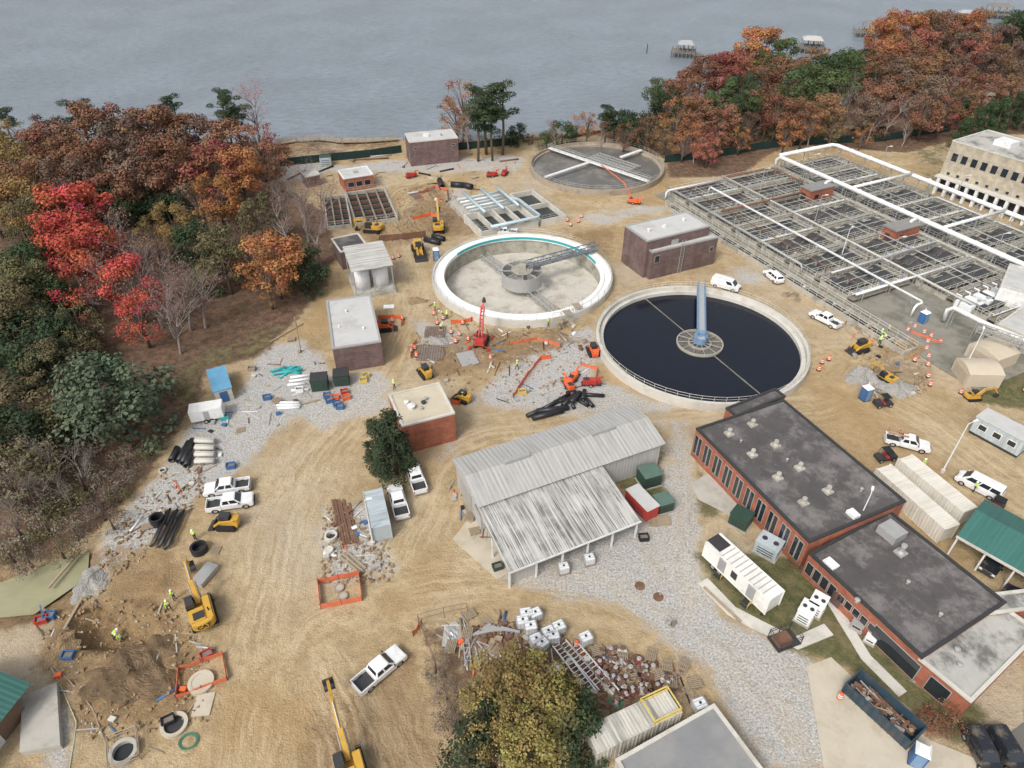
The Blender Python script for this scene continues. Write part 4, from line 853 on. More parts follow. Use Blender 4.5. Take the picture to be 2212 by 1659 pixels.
put(SKY,494,1137,178,'yellow track loader behind the two white pickups at left','loader',sc=1.05)
put(SKY,920,812,120,'yellow track loader in front of the red lift crane','loader')
put(SKY,1001,866,150,'small pale loader right of the square brick building','loader',sc=.9)
put(SKY,1856,758,200,'yellow loader near the barrels at right','loader',sc=1.1)
put(SKO,832,713,10,'orange compact loader behind orange barriers near the long mauve building','loader')
put(SKO,1281,765,100,'orange compact machine at the left rim of the black water tank','loader')
t=thing('wheel_loader','yellow wheel loader with large tyres left of the empty round tank','loader',G(905,548),R(-75))
wheelset(t,(-1.6,1.6),1.05,.75,.55)
MB().bx(-2.6,-.2,-.9,.9,.9,1.9).build('body',yel,t,bevel=.08);MB().bx(-.2,2.,-.5,.5,.8,1.3).build('front_frame',yel,t);c=MB().frus((-.6,.7,-.65,.65),(-.5,.5,-.6,.6),1.9,3.1).build('cab',glass,t);MB().bx(-.6,.6,-.7,.7,3.12,3.25).build('cab_roof',yel,c)
for s in(-1,1): MB().prof(boomprof([(.6,1.8,.15),(2.,1.5,.2),(3.,.6,.15)]),s*.45-.1,s*.45+.1).build('lift_arm',yel,t)
MB().prof([(2.9,.1),(4.,.05),(4.,.15),(3.2,.4),(3.1,1.2),(2.9,1.1)],-1.35,1.35).build('bucket',darks,t)
t=thing('mobile_crane','red tracked crane with raised folding boom beside the empty round tank','crane',G(1040,742),R(80));t.scale=(.88,)*3
for s in(-1,1): track(t,-2.,2.,s*1.,.5,.7)
MB().bx(-2.1,1.4,-1.,1.,.75,1.5).build('body',redm,t,bevel=.06);MB().bx(-2.2,-1.2,-.9,.9,1.5,2.1).build('counterweight',redm,t,bevel=.06);MB().frus((-.1,1.2,.3,1.),(0,1.,.35,.95),1.5,2.5).build('cab',glass,t)
MB().truss((-.8,0,1.9),(2.2,0,6.9),.6,.5,8,.15).build('boom',redm,t);MB().prof(boomprof([(2.0,6.6,.2),(3.,8.1,.16)]),-.18,.18).build('boom_tip',redm,t)
MB().prof(boomprof([(2.6,8.0,.2),(3.4,8.4,.2),(4.3,7.,.15)]),-.2,.2).build('jib',darks,t);MB().tube([(.6,0,1.4),(1.4,0,4.6)],.12,8).build('lift_cylinder',galv,t)
for x,y in((-2.4,-1.9),(-2.4,1.9),(2.4,-1.9),(2.4,1.9)):
    q=MB();q.beam((x*.6,y*.4,.6),(x,y,.5),.18,.18);q.box(x,y,0,.5,.5,.5);q.build('outrigger',redm,t)
def pump(mc):
    t=proto(thing('diesel_pump','','pump'))
    MB().bx(-1.5,1.1,-.6,.6,.5,1.5).build('engine_housing',mc,t,bevel=.07);MB().bx(-1.7,2.,-.65,.65,.35,.5).build('trailer_frame',darks,t)
    MB().bx(-1.3,-.3,-.45,.45,1.5,1.56).build('radiator_grille',darks,t)
    MB().lathe([(.5,-.25),(.5,.25)],16,(1.5,0,.95),axis='y').build('pump_casing',mc,t);MB().tube([(1.5,0,1.3),(1.5,0,1.9),(2.4,0,1.9)],.18,8).build('discharge_elbow',mc,t);MB().tube([(-.8,.3,1.5),(-.8,.3,2.1)],.07,6).build('exhaust',darks,t)
    wheelset(t,(0,),.75,.35,.2);MB().tube([(1.9,0,.4),(3.1,0,.3)],.06,6).build('drawbar',darks,t);return t
PM=pump(orange);PR=pump(redm)
for x,y,a,l,p in[(1062,382,20,'red diesel pump behind the pale blue pipe gallery, left of two',PR),(1090,378,70,'red diesel pump behind the pale blue pipe gallery, right of two',PR),(1368,440,-20,'orange diesel pump at the near rim of the farthest round tank',PM),(1228,838,110,'orange diesel pump next to the black pipe pile',PM),(1238,822,60,'second orange pump behind the pipe pile nearer the black water tank',PM),(1275,832,0,'red skid machine between black pipes and the tank wall',PR),(888,384,30,'small red pump on the far gravel road',PR)]: put(p,x,y,a,l,'pump',sc=.85)
def cart():
    t=proto(thing('utility_cart','','cart'));wheelset(t,(-.95,.95),.62,.32,.25)
    MB().prof([(-1.4,.35),(1.4,.35),(1.4,.7),(.7,.95),(.5,.6),(-.3,.6),(-.35,1.),(-1.4,1.)],-.7,.7).build('body',darks,t,bevel=.04);MB().bx(-.5,.7,-.65,.65,1.85,1.92).build('canopy',black,t)
    for x in(-.5,.7):
        for y in(-.62,.62): MB().tube([(x*1.2,y,.9),(x,y,1.86)],.03,6).build('roll_bar',darks,t)
    MB().bx(-.3,.1,-.6,.6,.6,.8).build('seat',redm,t);return t
CT=cart();put(CT,1905,876,10,'black utility cart with red seat near the portable toilet','cart');put(CT,1910,992,190,'black utility cart behind the cream storage containers','cart');put(CT,2148,1100,40,'utility cart parked by the passenger van','cart')
# ---------- containers, trailers
def container(label,x1,y1,x2,y2,w,h,m,nm='storage_container',cat='container',ribs=True,z0=0.):
    mm,rz,L=seg(x1,y1,x2,y2,h);t=thing(nm,label,cat,mm,rz)
    MB().bx(-L/2+.1,L/2-.1,-w/2+.06,w/2-.06,.12+z0,h-.08).build('shell',m,t)
    q=MB()
    for sx in(-1,1):
        for sy in(-1,1): q.bx(sx*L/2-.14*(sx>0),sx*L/2+.14*(sx<0),sy*w/2-.14*(sy>0),sy*w/2+.14*(sy<0),z0,h)
    for sy in(-1,1):
        for z in(0.05+z0,h-.1): q.bx(-L/2+.14,L/2-.14,sy*w/2-.1*(sy>0),sy*w/2+.1*(sy<0),z,z+.12)
    q.build('frame',m,t)
    if ribs:
        q=MB();n=int(L/.45)
        for i in range(n): q.bx(-L/2+.3+i*.45,-L/2+.5+i*.45,-w/2+.12,w/2-.12,h-.09,h-.05)
        for i in range(n):
            for s in(-1,1): q.bx(-L/2+.3+i*.45,-L/2+.5+i*.45,s*(w/2-.03)-.04,s*(w/2-.03)+.04,.2,h-.12)
        q.build('ribs',m,t)
    q=MB()
    for s in(-.6,-.25,.25,.6): q.tube([(-L/2+.05,s*w/2,.2+z0),(-L/2+.05,s*w/2,h-.2)],.03,5)
    q.build('door_bars',galv,t);return t,L
container('long cream storage container beside the lab building, left of the two',1908,1006,2058,1138,2.5,2.7,contw)
container('long cream storage container beside the lab building, right of the two',1955,985,2098,1102,2.5,2.7,contw)
container('small pale blue grey container on gravel next to the parked pickups',804,1056,822,1138,2.5,2.7,contg)
t,L=container('long dusty container with yellow frame on its roof at the bottom yard',1275,1600,1458,1512,2.6,2.9,contd)
q=MB()
for y in(-1.2,1.2): q.beam((1.5,y,3.6),(L/2-.2,y,3.6),.12,.12);q.beam((1.5,y,2.99),(L/2-.2,y,2.99),.1,.1)
for x in(1.5,L/2-.2):
    q.beam((x,-1.2,3.6),(x,1.2,3.6),.12,.12)
    for y in(-1.2,1.2): q.beam((x,y,2.95),(x,y,3.6),.12,.12)
tag(q.build('yellow_guard_frame',yel2),'yellow steel guard frame resting on the dusty container roof','frame',None,t.location[:],t.rotation_euler.z)
t,L=container('white site trailer raised on wheels with open end, beside the green lawn',1540,1160,1680,1288,2.5,3.4,sitew,nm='site_trailer',cat='trailer',ribs=False,z0=.8)
wheelset(t,(-L*.32,-L*.32+1.),1.05,.45,.25)
MB().bx(-L/2-.02,-L/2+2.,-.9,.9,3.33,3.42).build('roof_opening',darks,t)
for i in range(10): MB().bx(-L/2+2.5+i*(L-3)/10,-L/2+2.6+i*(L-3)/10,-1.15,1.15,3.33,3.4).build('roof_seam',conc,t)
for x in(-.25,.2): MB().bx(L*x,L*x+1,-1.29,-1.17,1.2,3.1).build('door',mat('grey door',(.3,.3,.3),.6),t)
MB().bx(-.5,.3,-1.29,-1.17,1.8,2.8).build('window',darks,t);MB().bx(L/2-.6,L/2-.4,-1.1,1.1,0,.85).build('support_leg',darks,t)
for k,(x,y) in enumerate([(1548,1248),(1605,1310)]):
    s=thing('steel_stairs',f'steel access stairs to the white site trailer, {("upper left","lower right")[k]} set','stairs',G(x,y),t.rotation_euler.z+R(90))
    q=MB()
    for i in range(6): q.box(.3*i,0,.22*i+.1,.3,1.,.05)
    q.beam((0,-.5,.1),(1.7,-.5,1.3),.06,.18);q.beam((0,.5,.1),(1.7,.5,1.3),.06,.18);q.box(2.1,0,1.3,1.,1.1,.06);q.build('treads',darks,s)
    MB().rail([(0,-.5,.1),(1.7,-.5,1.3),(2.5,-.5,1.3)],1.,.8,.03).build('handrail',yel2,s)
m,rz,L=seg(410,892,482,880,1.6);t=thing('cargo_trailer','white enclosed cargo trailer on the gravel by the left woods','trailer',m,rz)
MB().bx(-L/2,L/2,-1.1,1.1,.5,2.5).build('box_body',whitem,t,bevel=.06);wheelset(t,(-.3,.5),1.15,.35,.22);MB().tube([(L/2,0,.5),(L/2+1.2,0,.4)],.06,6).build('drawbar',darks,t);MB().bx(-.4,.4,-1.13,-1.09,.6,2.2).build('side_door',galv,t)
m,rz,L=seg(466,795,480,842,2.4);t=thing('site_shed','narrow storage shed with blue tarp roof at the edge of the left woods','shed',m,rz)
MB().bx(-L/2,L/2,-1.3,1.3,0,2.3).build('wall',contd,t);MB().bx(-L/2-.1,L/2+.1,-1.45,1.45,2.32,2.45).build('roof',tarp,t);MB().bx(L/2-.05,L/2+.05,-.6,.6,0,2).build('door',bluem,t)
m,rz,L=seg(2120,895,2225,950,2.8);t=thing('office_trailer','grey office trailer with white windows at the right edge','trailer',m,rz)
MB().bx(-L/2,L/2,-1.6,1.6,.5,3.1).build('wall',contg,t);MB().bx(-L/2-.1,L/2+.1,-1.7,1.7,3.12,3.25).build('roof',memb,t)
for x in(-.3,0,.3): f=MB().bx(x*L-.6,x*L+.6,-1.65,-1.58,1.4,2.4).build('window',whitem,t);MB().bx(x*L-.5,x*L+.5,-1.67,-1.6,1.5,2.3).build('pane',glass,f)
MB().bx(-L/2,L/2,-1.5,1.5,.05,.5).build('skirt',darks,t)
def genset(label,x,y,rz,sx,sy,sz,m,topm=None,nm='generator_enclosure',cat='enclosure',fan=False):
    t=thing(nm,label,cat,G(x,y),R(rz));MB().bx(-sx/2,sx/2,-sy/2,sy/2,.2,sz).build('housing',m,t,bevel=.06);MB().bx(-sx/2-.1,sx/2+.1,-sy/2-.1,sy/2+.1,0,.2).build('plinth',conc,t)
    MB().bx(-sx/2-.05,sx/2+.05,-sy/2-.05,sy/2+.05,sz+.01,sz+.1).build('lid',topm or m,t)
    for i in range(3): MB().bx(-sx*.35,sx*.35,-sy/2-.03,-sy/2+.02,.5+i*(sz-.8)/3,.62+i*(sz-.8)/3).build('louvre',darks,t)
    if fan:
        for s in(-1,1): MB().lathe([(min(sx,sy)*.15,0),(min(sx,sy)*.15,.06),(0,.08)],14,(s*sx*.25,0,sz+.1)).build('top_fan',darks,t)
    return t
greent=mat('pale green lid',(.10,.16,.135),.5)
for a in[('dark green transformer on gravel by the long mauve building, left of two',693,838,10,2.6,2.4,2.2,greenm,darks),('dark green transformer on gravel by the long mauve building, right of two',740,828,10,2.4,2.2,2.2,greenm,darks),
 ('green transformer in the grass right of the metal warehouse, larger',1400,1042,20,2.6,2.4,2.2,greenm,greent),('green transformer in the grass right of the metal warehouse, smaller',1430,1098,20,2.2,2.,1.8,greenm,greent),
 ('dark green generator beside the lab building and white site trailer',1597,1132,-40,2.4,2.,2.,greenm)]: genset(*a)
genset('pale blue chiller beside the lab building',1656,1192,-40,2.8,2.2,2.,contg,fan=True)
genset('white condenser unit on the lawn beside the lab building, left of the pair',1736,1336,-40,1.6,2.,2.,whitem,fan=True);genset('white condenser unit on the lawn beside the lab building, right of the pair',1760,1318,-40,1.6,2.,2.,whitem,fan=True)
genset('red and grey standby generator beside the warehouse canopy',1384,1100,-60,4.4,2.,2.2,redm,memb)
genset('small grey condenser on a pad beside the lab building wall',1850,1355,-40,1.2,1.2,1.,galv,nm='air_conditioner',cat='air conditioner');genset('white condenser at the lab building corner near the dumpster',1878,1385,-40,1.,1.,.9,whitem,nm='air_conditioner',cat='air conditioner');genset('round topped grey condenser near the glazed lab entrance',1992,1470,-40,1.3,1.3,1.1,galv,nm='air_conditioner',cat='air conditioner',fan=True)
genset('green storage box by the far shoreline fence',705,357,10,3,2,2.5,contg,greenm,nm='storage_box',cat='box')
t=thing('caged_skid','open black cage skid in the grass by the lower path','skid',G(1693,1385),R(20));MB().bx(-1.5,1.5,-1,1,.05,.2).build('base',darks,t);MB().bx(-1.2,.6,-.7,.7,.2,.8).build('equipment',rust,t)
for x in(-1.4,0,1.4):
    for y in(-.95,.95): MB().beam((x,y,.2),(x,y,1.6),.07,.07).build('cage_post',darks,t)
MB().rail([(-1.4,-.95,.6),(1.4,-.95,.6),(1.4,.95,.6),(-1.4,.95,.6)],1.,5,.04,True).build('cage_rail',darks,t)
def toilet():
    t=proto(thing('portable_toilet','','toilet'));MB().bx(-.58,.58,-.58,.58,.1,2.1).build('cabin',bluem,t,bevel=.05);MB().frus((-.62,.62,-.62,.62),(-.4,.4,-.4,.4),2.1,2.35).build('roof',whitep,t);MB().bx(-.4,.4,-.62,-.57,.15,1.95).build('door',bluel,t);MB().tube([(.4,.4,2.1),(.4,.4,2.6)],.05,6).build('vent_pipe',whitep,t);MB().bx(-.6,.6,-.6,.6,0,.1).build('skid',darks,t);return t
PT_=toilet()
for x,y,a,l in[(1866,862,20,'blue portable toilet on the dirt below the black water tank'),(1976,1645,-30,'blue portable toilet with white roof near the bottom dumpster'),(1990,698,30,'blue portable toilet by the aeration basin edge'),(943,560,10,'blue portable toilet left of the empty round tank')]: put(PT_,x,y,a,l,'portable toilet','portable toilets on site',1.1)
m,rz,L=seg(1842,1462,1985,1590,1.6);t=thing('dumpster','long dark blue open dumpster full of scrap on the concrete apron','dumpster',m,rz)
bd_=mat('dark blue dumpster paint',(.03,.06,.085),.55,dirt=(.15,.1,.07),dirtamt=.4);q=MB();w_=2.4
for s in(-1,1): q.add([(-L/2,s*w_/2,.2),(L/2,s*w_/2,.2),(L/2,s*(w_/2+.15),1.9),(-L/2,s*(w_/2+.15),1.9),(-L/2,s*(w_/2-.1),.2),(L/2,s*(w_/2-.1),.2),(L/2,s*(w_/2+.03),1.9),(-L/2,s*(w_/2+.03),1.9)],[(0,1,2,3),(7,6,5,4),(3,2,6,7),(0,4,5,1),(0,3,7,4),(1,5,6,2)])
q.bx(-L/2,-L/2+.12,-w_/2,w_/2,.2,1.85);q.bx(L/2-.12,L/2,-w_/2,w_/2,.2,1.85);q.bx(-L/2,L/2,-w_/2,w_/2,.12,.25);q.build('shell',bd_,t)
for i in range(int(L/.7)):
    for s in(-1,1): MB().beam((-L/2+.3+i*.7,s*(w_/2+.05),.2),(-L/2+.3+i*.7,s*(w_/2+.2),1.85),.1,.08).build('rib',bd_,t)
for nm,mm_,cnt in(('rusty scrap heaped inside the blue dumpster',rust,45),('grey scrap lengths on top of the blue dumpster load',galv,14),('broken boards among the blue dumpster load',wood,14)):
    q=MB()
    for i in range(cnt): q.beam((random.uniform(-L/2+.5,L/2-.5),random.uniform(-.9,.9),random.uniform(.6,1.5)),(random.uniform(-L/2+.5,L/2-.5)*.9,random.uniform(-.9,.9),random.uniform(.6,1.5)),.1,.1) if i%3==0 else q.box(random.uniform(-L/2+.6,L/2-.6),random.uniform(-.8,.8),random.uniform(.3,1.2),random.uniform(.3,1.),random.uniform(.1,.5),.15,random.random()*3)
    struct(tag(q.build('scrap_metal' if cnt>20 else 'scrap_pieces',mm_),nm,'scrap',None,m,rz),'stuff')
# ---------- totes, barrels, pallets
def tote():
    t=proto(thing('liquid_tote','','tote'));MB().bx(-.52,.52,-.45,.45,.18,1.1).build('bottle',whitep,t,bevel=.06);MB().lathe([(.12,0),(.12,.06),(0,.06)],10,(0,0,1.1)).build('cap',darks,t)
    q=MB()
    for z in(.35,.6,.85,1.12):
        for y in(-.5,.5): q.tube([(-.57,y,z),(.57,y,z)],.016,4)
        for x in(-.57,.57): q.tube([(x,-.5,z),(x,.5,z)],.016,4)
    for i in range(5):
        for y in(-.5,.5): q.tube([(-.57+i*.285,y,.15),(-.57+i*.285,y,1.12)],.016,4)
        for x in(-.57,.57): q.tube([(x,-.5+i*.25,.15),(x,-.5+i*.25,1.12)],.016,4)
    for y in(-.2,.2): q.tube([(-.57,y,1.14),(.57,y,1.14)],.02,4)
    q.build('cage',galv,t);q=MB();q.bx(-.6,.6,-.52,.52,.1,.15)
    for y in(-.45,0,.45): q.bx(-.6,.6,y-.06,y+.06,0,.1)
    q.build('pallet_base',wood,t);return t
TT=tote();TL=[(1129,1352),(1146,1364),(1156,1336),(1158,1392),(1184,1376),(1206,1364),(1136,1336),(1264,1388),(1197,1458),(1170,1400),(1194,1384)]
for i,(x,y) in enumerate(sorted(TL)): put(TT,x,y,random.choice((10,25,40)),f'white caged liquid tote in the lower scrap yard, {od(i+1)} from the left','tote','liquid totes in the scrap yard',1.2)
put(TT,1217,1235,15,'white caged liquid tote in front of the streaked canopy, left of two','tote',sc=1.1);put(TT,1272,1216,15,'white caged liquid tote in front of the streaked canopy, right of two','tote',sc=1.1);put(TT,1508,1532,20,'white caged liquid tote beside the grey roofed storage','tote',sc=1.2)
def barrel():
    t=proto(thing('traffic_barrel','','barrel'));MB().lathe([(.3,.06),(.27,.35),(.25,.7),(.22,1.),(0,1.02)],16).build('drum',orange,t,True);MB().lathe([(.285,.32),(.265,.46)],16).build('white_band',whitep,t);MB().lathe([(.26,.66),(.245,.8)],16).build('white_band',whitep,t);MB().lathe([(.4,0),(.4,.07),(0,.07)],12).build('base',black,t);return t
BR=barrel()
BL={'around the excavation at right':[(1905,735),(1960,715),(1975,780),(2003,790),(2005,772),(2000,755),(2003,740),(2010,728),(2030,742),(2004,815),(2008,833),(1995,720),(1975,708),(1880,745)],
 'on the gravel right of the filter basin':[(1226,478),(1250,480),(1233,488),(1208,478),(1256,470)],
 'in the work area before the red crane':[(985,740),(993,725),(1012,735),(945,700),(938,680),(900,770),(896,755),(890,760),(975,720),(1000,700),(1060,775),(958,690)],
 'by the black tank right rim':[(1768,800),(1775,785),(1790,778)],'by the barriers near the tank shelter':[(850,560),(862,556),(848,695),(870,690)],'along the right dirt road':[(2212,845),(2075,850),(1880,720)],'by the lower apron':[(1813,1508),(1245,1395)]}
for zone,L_ in BL.items():
    for i,(x,y) in enumerate(sorted(L_)): put(BR,x,y,0,f'orange and white traffic barrel {zone}, {od(i+1)} from left','traffic barrel','traffic barrels '+zone,.95)
def pallet():
    t=proto(thing('pallet','','pallet'));q=MB()
    for i in range(6): q.bx(-.6,.6,-.5+i*.18,-.39+i*.18,.12,.15)
    q.build('deck',wood,t);q=MB()
    for x in(-.55,0,.45): q.bx(x,x+.1,-.5,.5,0,.12)
    q.build('bearers',wood,t);return t
PL=pallet()
for zone,L_ in {'in the lower scrap yard':[(1386,1440),(1405,1418),(1440,1440),(1465,1452),(1345,1420),(1475,1440),(1490,1490),(1500,1480),(1290,1410),(1330,1405),(1010,1370),(1420,1460),(1360,1455),(1450,1475),(975,1400),(1050,1345)],'on the gravel at left':[(520,930),(466,1190),(320,1140),(450,1300),(630,735),(600,870)],'in the central work area':[(1410,1130),(1430,1128),(1435,1120),(1310,1010),(1015,1330),(1025,1150),(1015,1120)],'near the far fence':[(1015,335),(1035,330),(1048,333),(1075,330),(760,350)],'near the excavation at right':[(1930,710),(1860,710),(1965,735),(1700,635),(1722,648),(1716,640)]}.items():
    for i,(x,y) in enumerate(sorted(L_)): put(PL,x,y,random.uniform(0,90),f'weathered wooden pallet {zone}, {od(i+1)} from the left','pallet','pallets '+zone,(1.1,1.1,random.choice((1.,2.5,4.))))
def stick(name,label,x1,y1,x2,y2,r,m,z=None,cat='pipe',grp=None,hollow=True):
    a,b2=G(x1,y1),G(x2,y2);zz=(z or 0)+r;c=(a+b2)/2;L=(b2-a).length;rz=math.atan2(b2.y-a.y,b2.x-a.x)
    q=MB()
    if hollow:
        pr=[(r,-L/2),(r,L/2),(r*.8,L/2),(r*.8,-L/2)];vs=[];n=12
        for rr,xx in pr:
            for k in range(n): an=2*math.pi*k/n;vs.append((xx,rr*math.cos(an),rr*math.sin(an)))
        q.add(vs,[(i*n+k,i*n+(k+1)%n,((i+1)%4)*n+(k+1)%n,((i+1)%4)*n+k) for i in range(4) for k in range(n)])
    else: q.bx(-L/2,L/2,-r,r,-r*.6,r*.6)
    o=q.build(name,m,None,hollow);return tag(o,label,cat,grp,(c.x,c.y,zz),rz)
bp=[(1138,902,1190,880),(1150,908,1215,892),(1175,888,1230,856),(1180,885,1222,860),(1215,880,1245,852),(1232,878,1252,856),(1240,862,1270,880),(1250,855,1305,858),(1258,870,1262,850),(1160,893,1228,885),(1225,850,1240,885),(1266,868,1280,884),(1198,872,1230,865)]
for i,p in enumerate(bp): stick('black_pipe',f'black plastic pipe in the pile beyond the metal warehouse, {od(i+1)} counting left to right',*p,[.36,.45,.28,.32][i%4],hdpe,z=.3*(i%3==2),grp='black pipes in the central pile')
for i in range(9): stick('black_pipe',f'long thin black pipe in the bundle below the left pickups, {od(i+1)} from the left',326+i*5,1182+i*1,362+i*5,1106+i*.5,.16,hdpe,z=.3*(i%3),grp='thin black pipe bundle')
for i,p in enumerate([(975,404,1003,406),(1003,406,1020,410),(950,395,955,410),(918,522,950,530),(935,515,960,522)]): stick('culvert_pipe',f'short fat black culvert pipe near the far excavators, {od(i+1)} counting left to right',*p,.75 if i<3 else .6,hdpe,grp='culvert pipes')
for i in range(8): stick('concrete_pipe',f'pale grey concrete pipe in the stack by the left woods, {od(i+1)} from the back',424,952+i*7.5,466,955+i*7.,.33,concl,z=.4*(i%2),grp='concrete pipes by the left woods')
for i,p in enumerate([(372,1000,385,972),(388,1002,410,960),(397,1006,418,955),(405,1012,412,985)]): stick('black_pipe',f'short dark pipe next to the concrete pipe stack, {od(i+1)} from the left',*p,.45,hdpe)
for i in range(7): stick('white_pipe',f'white plastic pipe on the gravel near the green transformers, {od(i+1)} from the back',[628,625,622,630,600,598,600][i],[818,826,834,846,872,878,884][i],[672,672,660,668,648,650,648][i],[812,820,830,843,872,877,882][i],.22,whitep,grp='white pipes on the gravel')
for i,p in enumerate([(650,808,610,800),(585,806,618,798),(640,795,605,818),(590,812,655,802)]): stick('teal_pipe',f'teal plastic pipe on the gravel, {od(i+1)} in the small heap',*p,.2,teal,z=.2*(i%2))
for i in range(7): stick('steel_beam',f'long rusty steel beam laid beside the pale blue container, {od(i+1)} from the left',718+i*6,1088+random.uniform(-8,8),738+i*6,1180+random.uniform(-8,8),.13,rust,z=.05*(i%2),cat='beam',grp='rusty beams',hollow=False)
for i,p in enumerate([(735,1205,778,1240),(742,1200,786,1238),(752,1196,790,1230),(105,1272,175,1190),(650,875,690,865),(140,1360,180,1290),(585,740,655,700),(1195,660,1245,690),(1520,1270,1600,1345)]): stick('timber_plank',f'weathered timber plank, {od(i+1)} of the loose ones '+('in the left half' if p[0]<1100 else 'in the right half'),*p,.15,wood,cat='plank',hollow=False)
for i in range(6): stick('timber_plank',f'timber plank stacked beside the green transformer near the canopy, {od(i+1)} from back',1405+i,1122+i*3,1445+i,1118+i*3,.12,wood,z=.1,cat='plank',hollow=False)
for i,p in enumerate([(905,375,930,380),(760,347,840,343),(800,340,845,336),(950,372,980,366),(1080,350,1120,345),(880,420,940,410),(690,372,720,360),(620,390,660,370)]): stick('steel_pipe',f'long dark pipe lying on the far gravel, {od(i+1)} of the scattered ones',*p,.22,[hdpe,rust,galv][i%3])
sy=[(1290,1395),(1330,1400),(1400,1435),(1460,1470),(1400,1500),(1330,1520),(1290,1470)]
def inpoly(P):
    while True:
        x=random.uniform(min(p[0] for p in P),max(p[0] for p in P));y=random.uniform(min(p[1] for p in P),max(p[1] for p in P));c=False
        for i in range(len(P)):
            (x1,y1),(x2,y2)=P[i],P[(i+1)%len(P)]
            if(y1>y)!=(y2>y) and x<(x2-x1)*(y-y1)/(y2-y1)+x1:c=not c
        if c:return x,y
def valve(m,m2):
    t=proto(thing('pipe_fitting','','fitting'));q=MB();q.tube([(-.5,0,.3),(.5,0,.3)],.2,10);q.tube([(0,0,.3),(0,0,.8)],.12,8);q.build('valve_body',m,t)
    for x in(-.5,.45): MB().tube([(x,0,.3),(x+.06,0,.3)],.32,12).build('flange',m,t)
    MB().lathe([(.22,.8),(.28,.84),(.22,.88)],12,closed=False).build('handwheel',m2,t);return t
VS=[valve(rust,galv),valve(mat('dull red primer',(.24,.07,.055),.7),galv),valve(galv,rust),valve(hdpe,rust),valve(conc,rust)]
pts=sorted(inpoly(sy) for _ in range(75))
for i,(x,y) in enumerate(pts): put(VS[[0,1,2,1,3,4,0][i%7]],x,y,random.uniform(0,360),f'old flanged pipe fitting in the lower scrap yard, {od(i+1)} from the left','fitting','scrap fittings',random.uniform(.5,1.))
def debris(zone,P,n,lo,hi,seed):
    random.seed(seed);ent=sorted(inpoly(P) for _ in range(n))
    for i,(x,y) in enumerate(ent):
        a=random.uniform(0,6.28);p=G(x,y);L=random.uniform(lo,hi);k=random.random()
        ms=[wood,wood,galv,rust,hdpe,whitep,bluem,conc,orange,teal,concl][random.choice((0,1,2,3,4,5,6,7,8,2,3,0,10,7,3,0,7))]
        if k<.55: o=MB().bx(-L/2,L/2,-.07,.07,-.03,.03).build('scrap_board',ms);lb='loose board or bar'
        elif k<.8: o=MB().tube([(-L/2,0,0),(L/2,0,0)],random.uniform(.06,.16),8).build('scrap_pipe',ms,None,True);lb='loose length of pipe'
        else: o=MB().bx(-.35,.35,-.25,.25,-.04,random.uniform(.1,.4)).build('scrap_crate',ms,None,bevel=.02);lb='small block of material'
        tag(o,f'{lb} {zone}, {od(i+1)} from left','scrap','loose scrap '+zone,(p.x,p.y,.1),a)
debris('in the lower scrap yard',[(950,1350),(1000,1338),(1110,1340),(1250,1400),(1480,1445),(1500,1500),(1440,1500),(1300,1530),(1250,1500),(1150,1420),(980,1460)],110,1,4.5,1)
debris('in the central work area',[(890,730),(1000,700),(1100,720),(1270,700),(1290,840),(1130,880),(920,820)],75,.6,3.5,2)
debris('on the left gravel strip',[(540,800),(690,740),(740,860),(640,900),(500,990),(440,1080),(300,1210),(250,1200),(430,920)],60,.6,3.5,3)
debris('beside the pale blue container',[(700,1080),(790,1080),(840,1200),(810,1260),(700,1240)],30,.6,3.,4)
debris('around the right excavation',[(1840,700),(1960,690),(2020,730),(2000,850),(1880,860),(1840,800)],55,.6,3.,5)
debris('on the far gravel by the fence',[(640,380),(870,350),(1120,345),(1100,380),(960,470),(880,470),(870,390),(740,385)],55,.8,4.,6)
debris('in the lower left digging site',[(60,1330),(150,1290),(330,1300),(500,1380),(500,1560),(330,1640),(120,1600)],30,.6,3.,7)
debris('along the warehouse walls',[(960,1050),(990,1040),(1060,1160),(1050,1200),(1020,1150)],22,.6,2.5,8)
debris('between aeration basins and dirt road',[(1600,500),(1640,520),(1850,680),(1900,720),(1860,720),(1700,620)],30,.6,2.5,9)
debris('around the empty tank rim',[(900,640),(950,660),(1050,715),(1250,690),(1290,700),(1200,740),(960,730)],30,.6,2.5,10)
random.seed(11)
for i in range(8): stick('aluminium_beam',f'grey rack beam in the yard behind the totes, {od(i+1)} from the left',1020+i*9,1375-i*2,1060+i*9,1350+i*3,.14,galv,z=.1*i/2,cat='beam',hollow=False)
def ladder(label,x1,y1,x2,y2,z,w,m,nm='truss_section'):
    mm,rz,L=seg(x1,y1,x2,y2);t=thing(nm,label,'ladder',mm,rz)
    for s in(-1,1): MB().bx(-L/2,L/2,s*w/2-.06,s*w/2+.06,z,z+.15).build('side_rail',m,t)
    for i in range(int(L/.5)): MB().bx(-L/2+i*.5+.2,-L/2+i*.5+.27,-w/2+.06,w/2-.06,z+.03,z+.1).build('rung',m,t)
for i,p in enumerate([(1200,1395,1280,1500),(1215,1390,1300,1490),(1240,1395,1330,1500)]): ladder(f'aluminium truss section lying in the scrap yard, {od(i+1)} from the left',*p,.3,.8,whitem)
ladder('grey ladder lying near the yard fence',1005,1370,1012,1440,.1,.6,galv,'ladder')
def manh(label,x,y,r,h,m,lid=True,hole=False):
    t=thing('manhole',label,'manhole',G(x,y));MB().lathe([(r,-.1),(r,h),(r*.72,h),(r*.72,-.1)],28,closed=True).build('concrete_ring',m,t)
    MB().disc(r*.73,h-.06 if lid else .1,24).build('lid' if lid else 'opening',(m if m is rust else conc if lid and m is wood else m if lid else darks) if not hole else dwat,t,up=True)
